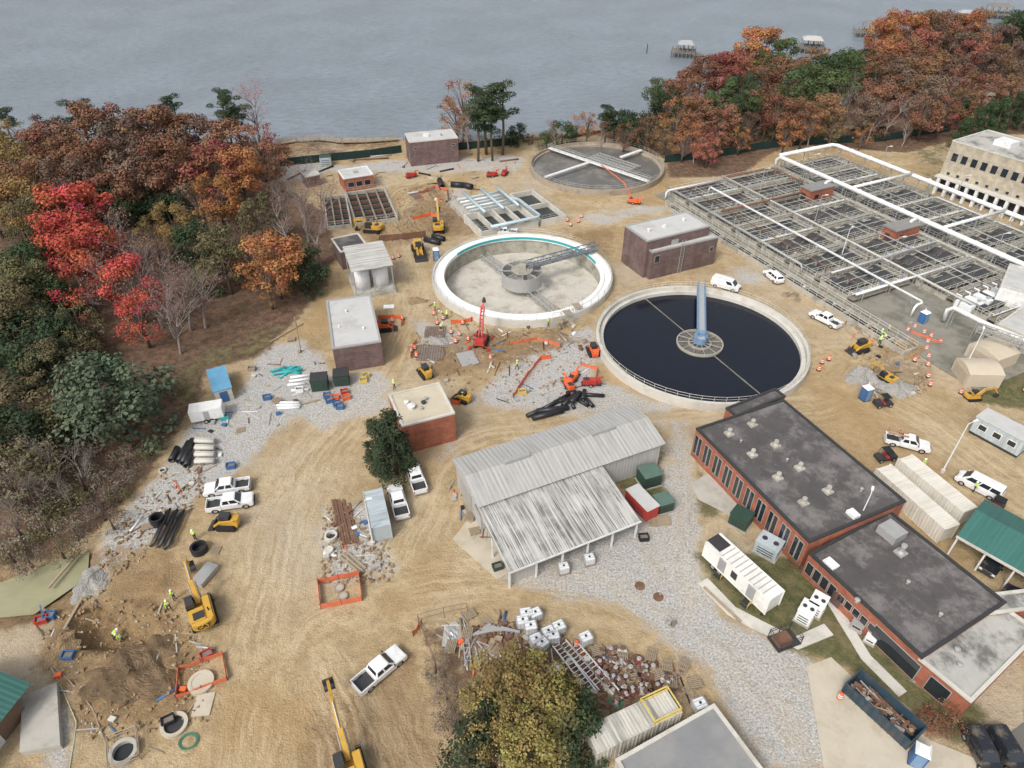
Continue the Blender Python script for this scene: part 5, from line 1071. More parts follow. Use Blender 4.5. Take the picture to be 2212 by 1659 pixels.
for a in[('brown manhole lid in the gravel, left of two',1382,1266,.6,.08,rust),('brown manhole lid in the gravel, right of two',1422,1290,.6,.08,rust),('round manhole cover inside the orange fenced square, upper',733,1272,.6,.3,wood),('round manhole cover inside the orange fenced square, lower',741,1290,.6,.3,wood),
 ('large round concrete manhole cover inside the orange netting',436,1477,1.3,.45,wconc)]: manh(*a)
manh('concrete manhole ring holding black buckets at lower left',378,1568,1.3,.4,wconc,False)
manh('open flooded manhole ring at the bottom left',270,1628,1.3,.6,conc,False,True);manh('concrete ring standing near the rusty beams',716,1162,.8,.6,concl,False);manh('small pale concrete ring below the rusty beams',712,1194,.55,.7,concl,True)
manh('concrete ring near the left gravel edge',352,1018,.5,.3,concl,False);manh('black plastic catch basin near the excavator',432,1190,1.,.9,hdpe,False);manh('black plastic culvert ring beside the pipe bundle',343,1130,.9,1.2,hdpe,False)
def coil(l,x,y,r):
    q=[]
    for k in range(6): q+=[((r+.05*k)*math.cos(a*.35+k*.3),(r*.85+.05*k)*math.sin(a*.35+k*.3),.05+.015*k) for a in range(18)]
    tag(MB().tube(q,.022,6).build('garden_hose',mat('green hose',(.07,.2,.13),.5)),l,'hose',None,G(x,y))
coil('coil of green hose on the dirt at lower left',408,1602,.7);coil('coil of green hose in the lower scrap yard',1330,1518,.5)
tag(MB().tube([G(*p,.06) for p in((105,1430),(140,1500),(165,1560),(160,1600),(150,1660))],.05,6).build('hose_line',mat('pale hose',(.45,.5,.35),.6)),'thin pale hose trailing along the gravel at lower left','hose')
tag(MB().tube([G(*p,.06) for p in((100,1425),(150,1470),(200,1530),(226,1600),(230,1640))],.06,6).build('hose_line',wood),'thin brown hose curving to the flooded manhole','hose')
onet=mat('orange netting',(.60,.16,.08),.8,var=.35,fine=25)
def fence(label,pts,h,m,closed=False,sp=2.5,nm='safety_fence',cat='fence',rails=False,postm=None):
    P=[G(*p) for p in pts]
    if closed:P.append(P[0])
    t=thing(nm,label,cat,P[0]);O_=P[0]
    q=MB();ps=[]
    for a,b2 in zip(P[:-1],P[1:]):
        L=(b2-a).length;k=max(1,round(L/sp));prev=a-O_
        for i in range(1,k+1):
            c=a.lerp(b2,i/k)-O_;sag=random.uniform(-.15,.0)*(not rails);mid=(prev+c)/2;d=(c-prev).normalized();n=Vector((-d.y,d.x,0))*.02
            vs=[]
            for p_,zz in((prev,h),(mid,h+sag*2),(c,h)):
                for s in(-1,1): vs+= [Vector((p_.x,p_.y,.08))+n*s,Vector((p_.x,p_.y,zz))+n*s]
            q.add(vs,[(0,1,5,4),(4,5,9,8),(2,6,7,3),(6,10,11,7),(1,3,7,5),(5,7,11,9)]);prev=c;ps.append(c)
    q.build('panel',m,t)
    for c in[Vector((0,0,0))]+ps[:60]: MB().tube([(c.x,c.y,0),(c.x,c.y,h+.1)],.04,5).build('post',postm or darks,t)
    return t
fence('orange mesh fence square around two manholes in the dirt yard',[(688,1262),(776,1243),(783,1298),(694,1316)],1.,onet,True)
fence('sagging orange netting around the large manhole at lower left',[(388,1448),(482,1415),(492,1470),(382,1510)],.75,onet,True)
fence('orange netting strung across the ground in the central work area',[(1108,860),(1140,812),(1168,778),(1190,775)],.9,orange)
fence('orange barrier line behind the orange compact loader',[(818,690),(850,688),(872,690),(868,705)],.9,orange)
fence('orange barrier line along the near rim of the empty tank',[(975,700),(1018,695),(1022,688)],.9,orange)
fence('orange barriers beside the far digging site',[(893,475),(930,466),(945,470)],.9,orange);fence('orange netting by the far trench',[(905,420),(940,408),(965,412),(968,435)],.9,onet)
fence('orange netting around the rim bases of the empty tank',[(1185,700),(1215,700),(1250,680)],.9,onet);fence('orange fence scrap at the yard gate',[(893,1375),(905,1360),(912,1348)],1.,onet)
fence('orange barrier by the square brick building',[(975,872),(992,876),(998,868)],.9,orange);fence('orange barrier strip at the left edge of the work area',[(888,775),(893,750),(900,740)],.9,orange)
fence('orange netting across the trench area right of the red crane',[(1100,745),(1160,735),(1210,750)],.8,onet);fence('orange netting by the left rim of the black tank',[(1255,790),(1290,800),(1285,830)],.8,onet)
fence('orange netting along the excavation at right',[(1965,720),(2005,735),(2030,745)],.7,onet)
t=thing('cage_fence','low timber cage frame around the flooded manhole','fence',G(236,1600));MB().rail([G(*p)-G(236,1600) for p in((236,1600),(300,1578),(305,1640),(240,1668))],1.,3,.06,True).build('frame',wood,t)
gfen=mat('dark green fence mesh',(.012,.032,.028),.85,var=.3)
fence('dark green screened fence along the shoreline at left',[(606,360),(700,350),(800,340),(868,330)],2.2,gfen,sp=3.,rails=True)
fence('dark green screened fence between the pump house and the pines',[(990,325),(1060,318),(1120,312)],2.2,gfen,sp=3.,rails=True)
fence('dark green screened fence behind the farthest round tank',[(1435,352),(1500,345),(1560,338),(1650,322),(1750,312),(1900,306),(2050,284)],2.2,gfen,sp=4.,rails=True)
fence('rusty steel trench shield beside the far excavators',[(820,522),(870,518),(920,512)],1.5,rust,sp=4,rails=True,nm='trench_shield',cat='trench shield')
def chain(label,pts,h=2.):
    t=thing('wire_fence',label,'fence',(0,0,0));MB().rail([G(*p) for p in pts],h,3.,.035).build('posts_and_rails',mat('brown wire fence',(.16,.11,.08),.7),t)
chain('rusty wire fence along the left side of the lower scrap yard',[(905,1350),(940,1440),(985,1560),(1020,1680)]);chain('wire fence around the back of the lower scrap yard',[(905,1350),(960,1335),(1010,1325)])
chain('wire fence along the edge of the left woods',[(430,820),(470,790),(540,770)])
def walk(label,pts,w=1.8,z=.9):
    t=thing('boardwalk',label,'boardwalk',(0,0,0));P=[G(*p,z) for p in pts];q=MB()
    for a,b2 in zip(P[:-1],P[1:]):
        q.beam(a,b2,w,.12);L=(b2-a).length
        d=(b2-a).normalized();n=Vector((-d.y,d.x,0))*w/2
        for i in range(int(L/6)+1):
            for k in(-1,1): p=a+d*i*6+n*k;MB().tube([(p.x,p.y,-3),(p.x,p.y,z)],.12,5).build('pile',wood,t)
        for k in(-1,1): MB().rail([a+n*k,b2+n*k],1.,2.4,.045).build('railing',wood,t)
    q.build('deck',wood,t)
walk('wooden boardwalk curving along the shore in front of the dark green fence',[(600,310),(640,303),(690,300),(740,306),(790,305),(860,300)],1.6,.6)
walk('wooden boardwalk over the shore right of the pine trees',[(1045,310),(1110,300),(1180,293),(1235,290),(1300,278)])
walk('wooden boardwalk in the woods behind the red trees at left',[(180,440),(230,450),(290,440),(320,430)]);walk('wooden boardwalk inside the right woods',[(1760,268),(1850,276),(1930,268)])
dockw=mat('grey dock timber',(.19,.175,.155),.85,var=.3)
def dock(label,x,y,w,d,h,shore,roofm):
    c=G(x,y,0);rz=R(-15);t=thing('boathouse_dock',label,'dock',c,rz)
    MB().bx(-w*.8,w*.6,-d*.6,d*.6,.2,.4).build('deck',dockw,t)
    for i in range(7):
        for yy in(-d*.6,0,d*.6): MB().tube([(-w*.8+i*w*1.4/6,yy,-4),(-w*.8+i*w*1.4/6,yy,1.4)],.16,6).build('pile',dockw,t)
    for i in range(4):
        for yy in(-d*.45,d*.45): MB().box(-w*.45+i*w*.3,yy,.4,.2,.2,h).build('post',dockw,t)
    rf=MB();rf.add([(-w*.5,-d*.5,h+.4),(w*.5,-d*.5,h+.4),(w*.5,d*.5,h+.4),(-w*.5,d*.5,h+.4),(-w*.3,0,h+1.6),(w*.3,0,h+1.6)],[(0,1,5,4),(1,2,5),(2,3,4,5),(3,0,4),(3,2,1,0)]);rf.build('roof',roofm,t)
    MB().rail([(-w*.8,-d*.6,.4),(w*.6,-d*.6,.4),(w*.6,d*.6,.4)],1.,2,.06).build('railing',dockw,t)
    e=G(*shore);inv=Matrix.Rotation(-rz,4,'Z');e=inv@(e-c);MB().beam((w*.5,0,.3),(e.x,e.y,.3),1.4,.15).build('pier',dockw,t)
    L=Vector((e.x,e.y,0)).length
    for i in range(int(L/5)):
        p=Vector((w*.5,0,0)).lerp(Vector((e.x,e.y,0)),i/(L/5))
        for s in(-.6,.6): MB().tube([(p.x+s,p.y,-4),(p.x+s,p.y,1)],.14,5).build('pile',dockw,t)
greyroof=mat('light grey metal roof',(.36,.37,.37),.5)
dock('covered boathouse dock with pale roof nearest the open river, leftmost',1480,112,7,7.5,3,(1560,140),greyroof);dock('white roofed boathouse dock behind the orange trees, second from left',1752,102,8.5,8.5,3,(1800,150),mat('pale roof',(.48,.46,.43),.6));dock('boathouse dock with grey roof, third from left',1885,70,10,8,3.5,(1960,110),MATS['shingle roof']);dock('boathouse dock with brown roof at the top right corner',2155,30,11,9,3.5,(2230,70),MATS['shingle roof']);dock('long low dock near the top right corner',2085,38,8,5,2,(2150,70),greyroof)
tag(MB().tube([(0,0,-3),(0,0,2.)],.18,8).build('channel_marker',darks),'lone dark channel marker post in the water','post',None,G(1398,106))
def lamp(label,x,y,h,arm,rz=0):
    t=thing('lamp_post',label,'lamp',G(x,y),R(rz));MB().tube([(0,0,0),(0,0,h)],[.11,.06],8).build('pole',whitem,t);q=MB();q.tube([(0,0,h-.1),(arm,0,h+.15)],.05,6);q.box(arm,0,h+.05,.7,.3,.13);q.build('lamp_head',whitem,t);MB().lathe([(.3,0),(.3,.5),(0,.5)],10).build('base',concl,t)
lamp('tall white lamp post on the dirt lot by the cream containers',2035,1020,9,1.2,20);lamp('tall white lamp post beside the tan arched enclosures',2080,802,8,1,60);lamp('tall thin light pole rising in front of the lab building roof',1838,1160,8,.8,60);lamp('thin lamp post at the near corner of the aeration basins',1815,560,7,1,40);lamp('service pole beside the pale blue container',806,1175,8,.5,10)
tag(MB().tube([(0,0,0),(.3,0,7)],.12,8).build('utility_pole',wood),'grey wooden utility pole at the corner of the left woods','pole',None,G(650,760))
def pile(label,x,y,rx,ry,h,m,nm='soil_pile'):
    n=56;k=20;vs=[];s0=random.random()*9
    for i in range(k):
        f=i/(k-1)
        for j in range(n):
            a=2*math.pi*j/n;rr=(1+.16*math.sin(3*a+s0)+.08*math.sin(7*a+s0*2)+.04*math.sin(13*a))*f
            px,py=rx*rr*math.cos(a),ry*rr*math.sin(a)
            lump=.18*math.sin(px*1.9+s0)*math.sin(py*2.3)+.1*math.sin(px*4.1)*math.sin(py*3.7+s0)
            vs.append((px,py,h*((1-f)**.75*(1+lump*1.3)+lump*.5*(f<.95))+random.uniform(-.07,.07)*h*(f<.97)-.06*f))
    q=MB();q.add(vs,[(i*n+j,i*n+(j+1)%n,(i+1)*n+(j+1)%n,(i+1)*n+j) for i in range(k-1) for j in range(n)]);return tag(q.build(nm,m,None,False),label,'pile',None,G(x,y))
gravm=mat('crushed grey stone',(.31,.30,.28),.95,var=.35,fine=14,bump=.8)
tsoil=mat('tan soil',(.30,.21,.12),.95,var=.35,bump=.9,dirt=(.18,.125,.07),dirtamt=.6)
pile('dark brown soil mound at lower left beside the trench',285,1460,5.,3.4,.8,soil);pile('tan soil heap on the left lip of the trench',135,1405,1.6,2.2,.6,tsoil);pile('dark soil spread below the large excavator',345,1400,2.4,1.6,.4,soil)
pile('grey crushed stone heap behind the small excavator at right',1865,815,3.,2.6,1.5,gravm,'gravel_pile');pile('larger grey crushed stone heap right of the small excavator',1935,840,3.,2.2,1.3,gravm,'gravel_pile');pile('brown earth heap beside the far excavator',860,500,5,2,1.2,tsoil);pile('low dirt heap among the barrels at right',1960,755,3.4,3,.9,tsoil);pile('earth heap behind the filter basin',930,425,3,2,1.1,tsoil);pile('small gravel heap near the central trench',945,735,2.2,2,.6,gravm,'gravel_pile')
pile('low earth heap between the red crane and the black tank',1170,728,3.5,2,.7,tsoil);pile('low earth heap left of the empty tank',900,650,2.,1.5,.5,tsoil);pile('grey stone heap in the lower left gravel',195,1260,1.8,2.6,.6,gravm,'gravel_pile')
for i,(x,y,sx,sy_,m,l) in enumerate([(1010,775,3,4,galv,'grey steel road plate beside the red crane'),(1300,775,2,2,galv,'steel plate by the left rim of the black tank'),(445,1245,3,1.6,galv,'steel trailer bed beside the large excavator'),(440,1522,2.4,1.8,wconc,'flat concrete slab below the orange netting'),(985,1370,3,1.5,galv,'grey sheet panel on the ground at the yard entrance')]): tag(MB().bx(-sx/2,sx/2,-sy_/2,sy_/2,0,.12 if i!=2 else .7).build('steel_plate',m,None,bevel=.02),l,'plate',None,G(x,y),R(20+25*i))
bx=[(578,862,bluem),(712,868,bluem),(728,875,bluem),(725,862,orange),(748,862,orange),(745,850,redm),(708,858,bluem),(648,845,whitep),(545,800,wood),(735,882,bluem),(486,905,teal),(1390,1165,black),(1075,1228,greenm),(500,1010,bluem),(110,1333,bluem),(92,1343,redm),(150,1420,bluem),(448,1418,redm),(366,1560,black),(790,815,yel2),(1128,850,yel2),(785,825,yel2),(1856,712,wood),(1700,640,wood)]
def crate(m):
    t=proto(thing('storage_bin','','bin'));q=MB()
    opentank(q,-.7,.7,-.5,.5,.8,.08);q.v=[(v[0],v[1],max(v[2],0.02)) for v in q.v];q.bx(-.62,.62,-.42,.42,.03,.1);q.build('shell',m,t);q=MB();q.bx(-.76,.76,-.56,-.5,.7,.8);q.bx(-.76,.76,.5,.56,.7,.8);q.bx(-.76,-.7,-.5,.5,.7,.8);q.build('rim',m,t);MB().bx(-.6,.6,-.4,.4,.1,.55).build('contents',litter,t);return t
CR={}
for i,(x,y,m) in enumerate(bx):
    if m.name not in CR: CR[m.name]=crate(m)
    put(CR[m.name],x,y,random.uniform(0,40),f'small open {m.name} bin, {od(i+1)} of those scattered about','bin',sc=.85)
def tarpaulin(label,x,y,s,m):
    q=MB();n=9;vs=[(s*(i/8-.5),s*.7*(j/8-.5),.1+.35*random.random()*math.sin(math.pi*i/8)*math.sin(math.pi*j/8)) for i in range(n) for j in range(n)]
    q.add(vs,[(i*n+j,i*n+j+1,(i+1)*n+j+1,(i+1)*n+j) for i in range(8) for j in range(8)]);tag(q.build('tarpaulin',m),label,'sheet',None,G(x,y),R(random.uniform(0,90)))
tarpaulin('crumpled teal sheet on the gravel by the white trailer',628,800,3,teal);tarpaulin('crumpled white sheet beside the rusty beams',713,1196,1.6,whitep);tarpaulin('white plastic sheet near the tank shelter',840,663,2,whitep);tarpaulin('silver tarp at the yard entrance',975,1375,2.6,galv)
for i,(x,y,r) in enumerate([(930,765,2.2),(905,425,1.8),(1210,690,1.6),(940,720,1.8)]):
    t=thing('rebar_mat',f'steel reinforcement cage in an excavation, {od(i+1)} of four','rebar',G(x,y),R(30*i));q=MB()
    for k in range(-5,6): q.tube([(-r,k*r/5,.3),(r,k*r/5,.3)],.04,4);q.tube([(k*r/5,-r,.34),(k*r/5,r,.34)],.04,4)
    q.build('bars',rust,t);MB().lathe([(r*1.1,-.02),(r*1.1,.14),(0,.14)],20).build('blinding_slab',gravm,t)
for i,(x,y) in enumerate([(1225,695),(1245,680),(1205,712)]):
    t=thing('scaffold',f'small steel scaffold at the near right rim of the empty tank, {("middle","right","left")[i]} one','scaffold',G(x,y),R(20));q=MB()
    for a in(-.7,.7):
        for b2 in(-.9,.9): q.tube([(a,b2,0),(a,b2,3)],.035,5)
    for z in(1,2,3):
        for a in(-.7,.7): q.tube([(a,-.9,z),(a,.9,z)],.03,5);q.tube([(-.7,a*1.28,z),(.7,a*1.28,z)],.03,5)
    q.build('tubes',galv,t);MB().bx(-.7,.7,-.9,.9,1.98,2.04).build('platform',wood,t)
q=MB()
for i in range(420):
    f=i/420;x=600+270*f;p=G(x,299.5+random.uniform(-2.5,2.));s=random.uniform(.35,.8)
    M=Matrix.Translation((p.x,p.y,-.6))@Matrix.Rotation(random.random()*3,4,'X')@Matrix.Rotation(random.random()*3,4,'Y');q.box(0,0,-s/2,s*1.4,s,s,0,M)
for i in range(250):
    f=i/250;a=G(1110+290*f,294-50*f**1.6+random.uniform(-3,2));s=random.uniform(.3,.7);M=Matrix.Translation((a.x,a.y,-.6))@Matrix.Rotation(random.random()*3,4,'X')@Matrix.Rotation(random.random()*3,4,'Y');q.box(0,0,-s/2,s*1.4,s,s,0,M)
struct(tag(q.build('riprap',rockm),'grey boulders lining the shore','rocks'),'stuff')
def rubble(nm,label,zones,n,m,s0,s1):
    q=MB()
    for i in range(n):
        x,y=inpoly(zones[i%len(zones)]);p=G(x,y);s=random.uniform(s0,s1)
        M=Matrix.Translation((p.x,p.y,s*.2))@Matrix.Rotation(random.random()*3,4,'X')@Matrix.Rotation(random.random()*3,4,'Y');q.box(0,0,-s/2,s*1.3,s,s*.8,0,M)
    struct(tag(q.build(nm,m),label,'rubble'),'stuff')
ZN=[[(890,730),(1000,700),(1270,700),(1290,840),(1130,880),(920,820)],[(60,1330),(150,1290),(330,1300),(450,1380),(450,1560),(200,1600)],[(1840,700),(1960,690),(2020,730),(2000,850),(1880,860)],[(170,1330),(210,1220),(300,1080),(430,940),(450,1060),(330,1190)],[(700,1090),(850,1180),(850,1260),(690,1260)],[(870,400),(980,390),(1000,480),(800,540)]]
rubble('soil_clods','brown soil clods strewn over the worked ground',ZN,1700,tsoil,.08,.35);rubble('loose_stones','pale loose stones strewn over the gravel',ZN+[[(1300,1260),(1460,1180),(1520,1340),(1600,1420)],[(560,800),(700,760),(740,880),(560,960)]],1300,conc,.06,.2)
rubble('yard_litter','small rusty bits lying in the lower scrap yard',[[(960,1350),(1110,1340),(1480,1445),(1440,1500),(1300,1530),(1150,1420)]],600,rust,.1,.4)
# ---------- people
def person(pose):
    V=[];E=[];Rd=[]
    def v(x,y,z,r,p=None):
        V.append(Vector((x,y,z)));Rd.append(r)
        if p is not None:E.append((p,len(V)-1))
        return len(V)-1
    pel=v(0,0,.95,.15);bel=v(0,0,1.12,.14,pel);ch=v(0,0,1.34,.17,bel);nk=v(0,0,1.5,.06,ch);h1=v(.01,0,1.58,.085,nk);h2=v(.01,0,1.68,.095,h1);h3=v(0,0,1.75,.06,h2);v(.11,0,1.63,.018,h1)
    up=[1,2,3,4,5,6,7]
    st=.22 if pose=='walk' else 0.04;kb=.25 if pose=='crouch' else 0
    for s in(-1,1):
        hp=v(0,s*.1,.9,.095,pel);kn=v(.03+s*st*.6+kb*.6,s*.12,.5,.068,hp);an=v(s*st*1.1-.02,s*.12,.1,.05,kn);v(s*st*1.1+.17,s*.13,.045,.045,an)
        arm={'stand':[(0,.26,1.12),(.1,.27,.88)],'walk':[(-s*.12,.27,1.13),(-s*.1+.1,.27,.92)],'bend':[(.05,.24,1.12),(.25,.2,.98)],'crouch':[(.15,.24,1.15),(.38,.14,1.1)],'point':[(.2,.28,1.25) if s>0 else (0,.26,1.12),(.45,.26,1.3) if s>0 else (.1,.27,.88)]}[pose]
        a0=len(V);sh_=v(0,s*.2,1.42,.07,ch);el=v(arm[0][0],s*arm[0][1],arm[0][2],.05,sh_);wr=v(arm[1][0],s*arm[1][1],arm[1][2],.034,el)
        d=(V[wr]-V[el]).normalized();pm=v(*(V[wr]+d*.07),.036,wr);sd_=d.cross(Vector((0,1,0))).normalized()
        for k,(o_,l) in enumerate(((-.033,.07),(-.011,.085),(.011,.08),(.033,.065))):
            f1=v(*(V[pm]+d*l*.5+sd_*o_),.011,pm);v(*(V[f1]+d*l*.5+Vector((0,-s*.02,0))),.009,f1)
        v(*(V[wr]+d*.06+sd_*.06),.012,wr);up+=list(range(a0,len(V)))
    if pose in('bend','crouch'):
        an=R(55 if pose=='bend' else 35);ry=Matrix.Rotation(an,4,'Y')
        for i in up: V[i]=V[pel]+ry@(V[i]-V[pel])
    if pose=='crouch':
        for i in range(len(V)):
            if V[i].z>.3: V[i]=V[i]-Vector((.12,0,.3*min(1,(V[i].z-.3)/.5)))
    me=bpy.data.meshes.new('body');me.from_pydata(V,E,[]);o=bpy.data.objects.new('body',me);COL.objects.link(o)
    sk_=o.modifiers.new('s','SKIN');sk_.use_smooth_shade=True
    for i,r in enumerate(Rd): me.skin_vertices[0].data[i].radius=(r,r)
    me.skin_vertices[0].data[0].use_root=True;ss=o.modifiers.new('u','SUBSURF');ss.levels=1
    bpy.context.view_layer.update();mm=bpy.data.meshes.new_from_object(o.evaluated_get(bpy.context.evaluated_depsgraph_get()));bpy.data.objects.remove(o)
    mm.materials.clear()
    for m in(vest,jean,skin,darks): mm.materials.append(m)
    legs=[i for i in range(len(V)) if i not in up];hd=[4,5,6,7]
    hands=[i for i in range(len(V)) if Rd[i]<.037 and i not in hd]
    for p in mm.polygons:
        c=p.center;bi=min(range(len(V)),key=lambda i:(V[i]-c).length-Rd[i]*.8)
        p.material_index=2 if(bi in hd or bi in hands) else (1 if bi in legs else 0)
        if bi in legs and c.z<.13:p.material_index=3
    t=proto(thing('person','','person'));b_=bpy.data.objects.new('body',mm);COL.objects.link(b_);b_.parent=t
    q=MB();H=V[5];d=(V[6]-V[5]).normalized();
    q.lathe([(.175,.0),(.13,.03),(.125,.09),(.08,.14),(0,.155)],14);hh=q.build('hard_hat',helm,t,True);hh.location=H+d*.0;hh.rotation_mode='QUATERNION';hh.rotation_quaternion=d.to_track_quat('Z','Y')
    for z in(1.14,1.3):
        q=MB();q.lathe([(.168 if z<1.2 else .19,-.02),(.168 if z<1.2 else .19,.02)],14,(0,0,z))
        if pose in('bend','crouch'):
            rr=Matrix.Rotation(R(55 if pose=='bend' else 35),4,'Y');q.v=[tuple(Vector((0,0,.95))+rr@(Vector(x)-Vector((0,0,.95)))-(Vector((.12,0,.28)) if pose=='crouch' else Vector((0,0,0)))) for x in q.v]
        q.build('reflective_stripe',mat('silver stripe',(.7,.7,.68),.3),t)
    return t
PP={k:person(k) for k in('stand','walk','bend','crouch','point')}
for x,y,a,p,l in[(378,1296,0,'stand','worker in yellow vest standing left of the large excavator, upper of two'),(368,1318,-40,'walk','worker in yellow vest standing left of the large excavator, lower of two'),(234,1358,30,'bend','worker in yellow bending in the trench, left'),(250,1362,180,'crouch','worker in yellow crouching in the trench, right'),
 (423,1166,90,'stand','worker standing by the yellow track loader at left'),(852,840,40,'walk','worker in yellow vest walking left of the square brick building'),(940,672,0,'stand','worker in yellow vest near the tank shelter road'),(957,685,200,'bend','worker bending by the empty tank wall, left one'),(966,690,90,'stand','worker standing by the empty tank wall, right one'),
 (952,712,20,'crouch','worker crouching at the small gravel heap'),(1117,798,140,'walk','worker in yellow vest walking in the central work area'),(1212,712,0,'stand','worker by the scaffolds at the tank rim'),(1184,705,0,'point','worker pointing near the tank rim'),(1900,730,0,'stand','worker in yellow at the right excavation, leftmost'),(1912,738,120,'bend','worker bending at the right excavation'),(1898,745,60,'walk','worker walking at the right excavation'),(1915,722,0,'point','worker with raised arm at the right excavation'),(1000,868,0,'stand','worker in yellow standing beside the pale loader'),(2100,1062,0,'stand','worker in yellow vest beside the passenger van'),(1990,1012,0,'stand','worker between the two cream containers and the cart')]:
    o=put(PP[p],x,y,a,l,'person',sc=1.08)
    if 'trench' in l:o.location.z=-2.1
# ---------- trees
def leaves(pts,nrm,size,bright,hue):
    n=len(pts);nrm=nrm+rng.normal(0,.5,(n,3));nrm/=np.linalg.norm(nrm,axis=1)[:,None]+1e-9
    r=rng.normal(0,1,(n,3));u=np.cross(nrm,r);u/=np.linalg.norm(u,axis=1)[:,None]+1e-9;w=np.cross(nrm,u)
    s=(size*rng.uniform(.6,1.3,n))[:,None];a=u*s;b=w*s*.75
    V=np.stack([pts-a-b*.4,pts+b*-1+a*.3,pts+a+b*.3,pts+b-a*.2],1).reshape(-1,3)
    me=bpy.data.meshes.new('crown');me.vertices.add(4*n);me.vertices.foreach_set('co',V.astype(np.float32).ravel());me.loops.add(4*n);me.loops.foreach_set('vertex_index',np.arange(4*n,dtype=np.int32));me.polygons.add(n);me.polygons.foreach_set('loop_start',np.arange(0,4*n,4,dtype=np.int32));me.update(calc_edges=True)
    at=me.attributes.new('lf','FLOAT_COLOR','POINT');c=np.zeros((4*n,4));c[:,0]=np.repeat(bright,4);c[:,1]=np.repeat(hue,4);c[:,3]=1;at.data.foreach_set('color',c.astype(np.float32).ravel());me.materials.append(leaf);return me
def crownpts(cl,per,shell=(.55,1.05)):
    P=[];Nn=[];B=[];H=[]
    for (x,y,z,rx,rz,br) in cl:
        k=int(per*rx*rx);d=rng.normal(0,1,(k,3));d/=np.linalg.norm(d,axis=1)[:,None];d[:,2]=np.where(rng.random(k)<.35,np.abs(d[:,2]),d[:,2])
        f=rng.uniform(*shell,k)[:,None];P.append(np.array([x,y,z])+d*f*np.array([rx,rx,rz]));q=d.copy();q[:,2]+=.6;Nn.append(q);B.append(br*rng.uniform(.78,1.2,k));H.append(.5+rng.normal(0,.009,k)+rng.normal(0,.01))
    return np.concatenate(P),np.concatenate(Nn),np.concatenate(B),np.concatenate(H)
def limb(q,p,d,L,r,lev,maxl,spread=.6,n=5,tips=None):
    p=Vector(p);pts=[p];rs=[r];dd=Vector(d)
    for i in range(3):
        dd=(dd+Vector((random.uniform(-.18,.18),random.uniform(-.18,.18),random.uniform(-.05,.12)))).normalized();p=p+dd*L/3;pts.append(p);rs.append(r*(1-.25*(i+1)))
    q.tube(pts,rs,max(3,n),False)
    if lev<maxl:
        for i in range(random.choice((3,4)) if lev else 6):
            b=pts[random.choice((1,2,3)) if lev else random.choice((2,3,3))];a=random.uniform(0,6.28);e=(dd+Vector((math.cos(a),math.sin(a),random.uniform(-.1,.4)))*spread*1.3).normalized();limb(q,b,e,L*random.uniform(.5,.75),r*.42,lev+1,maxl,spread,n-1,tips)
    elif tips is not None: tips.append(tuple(p))
TP={}
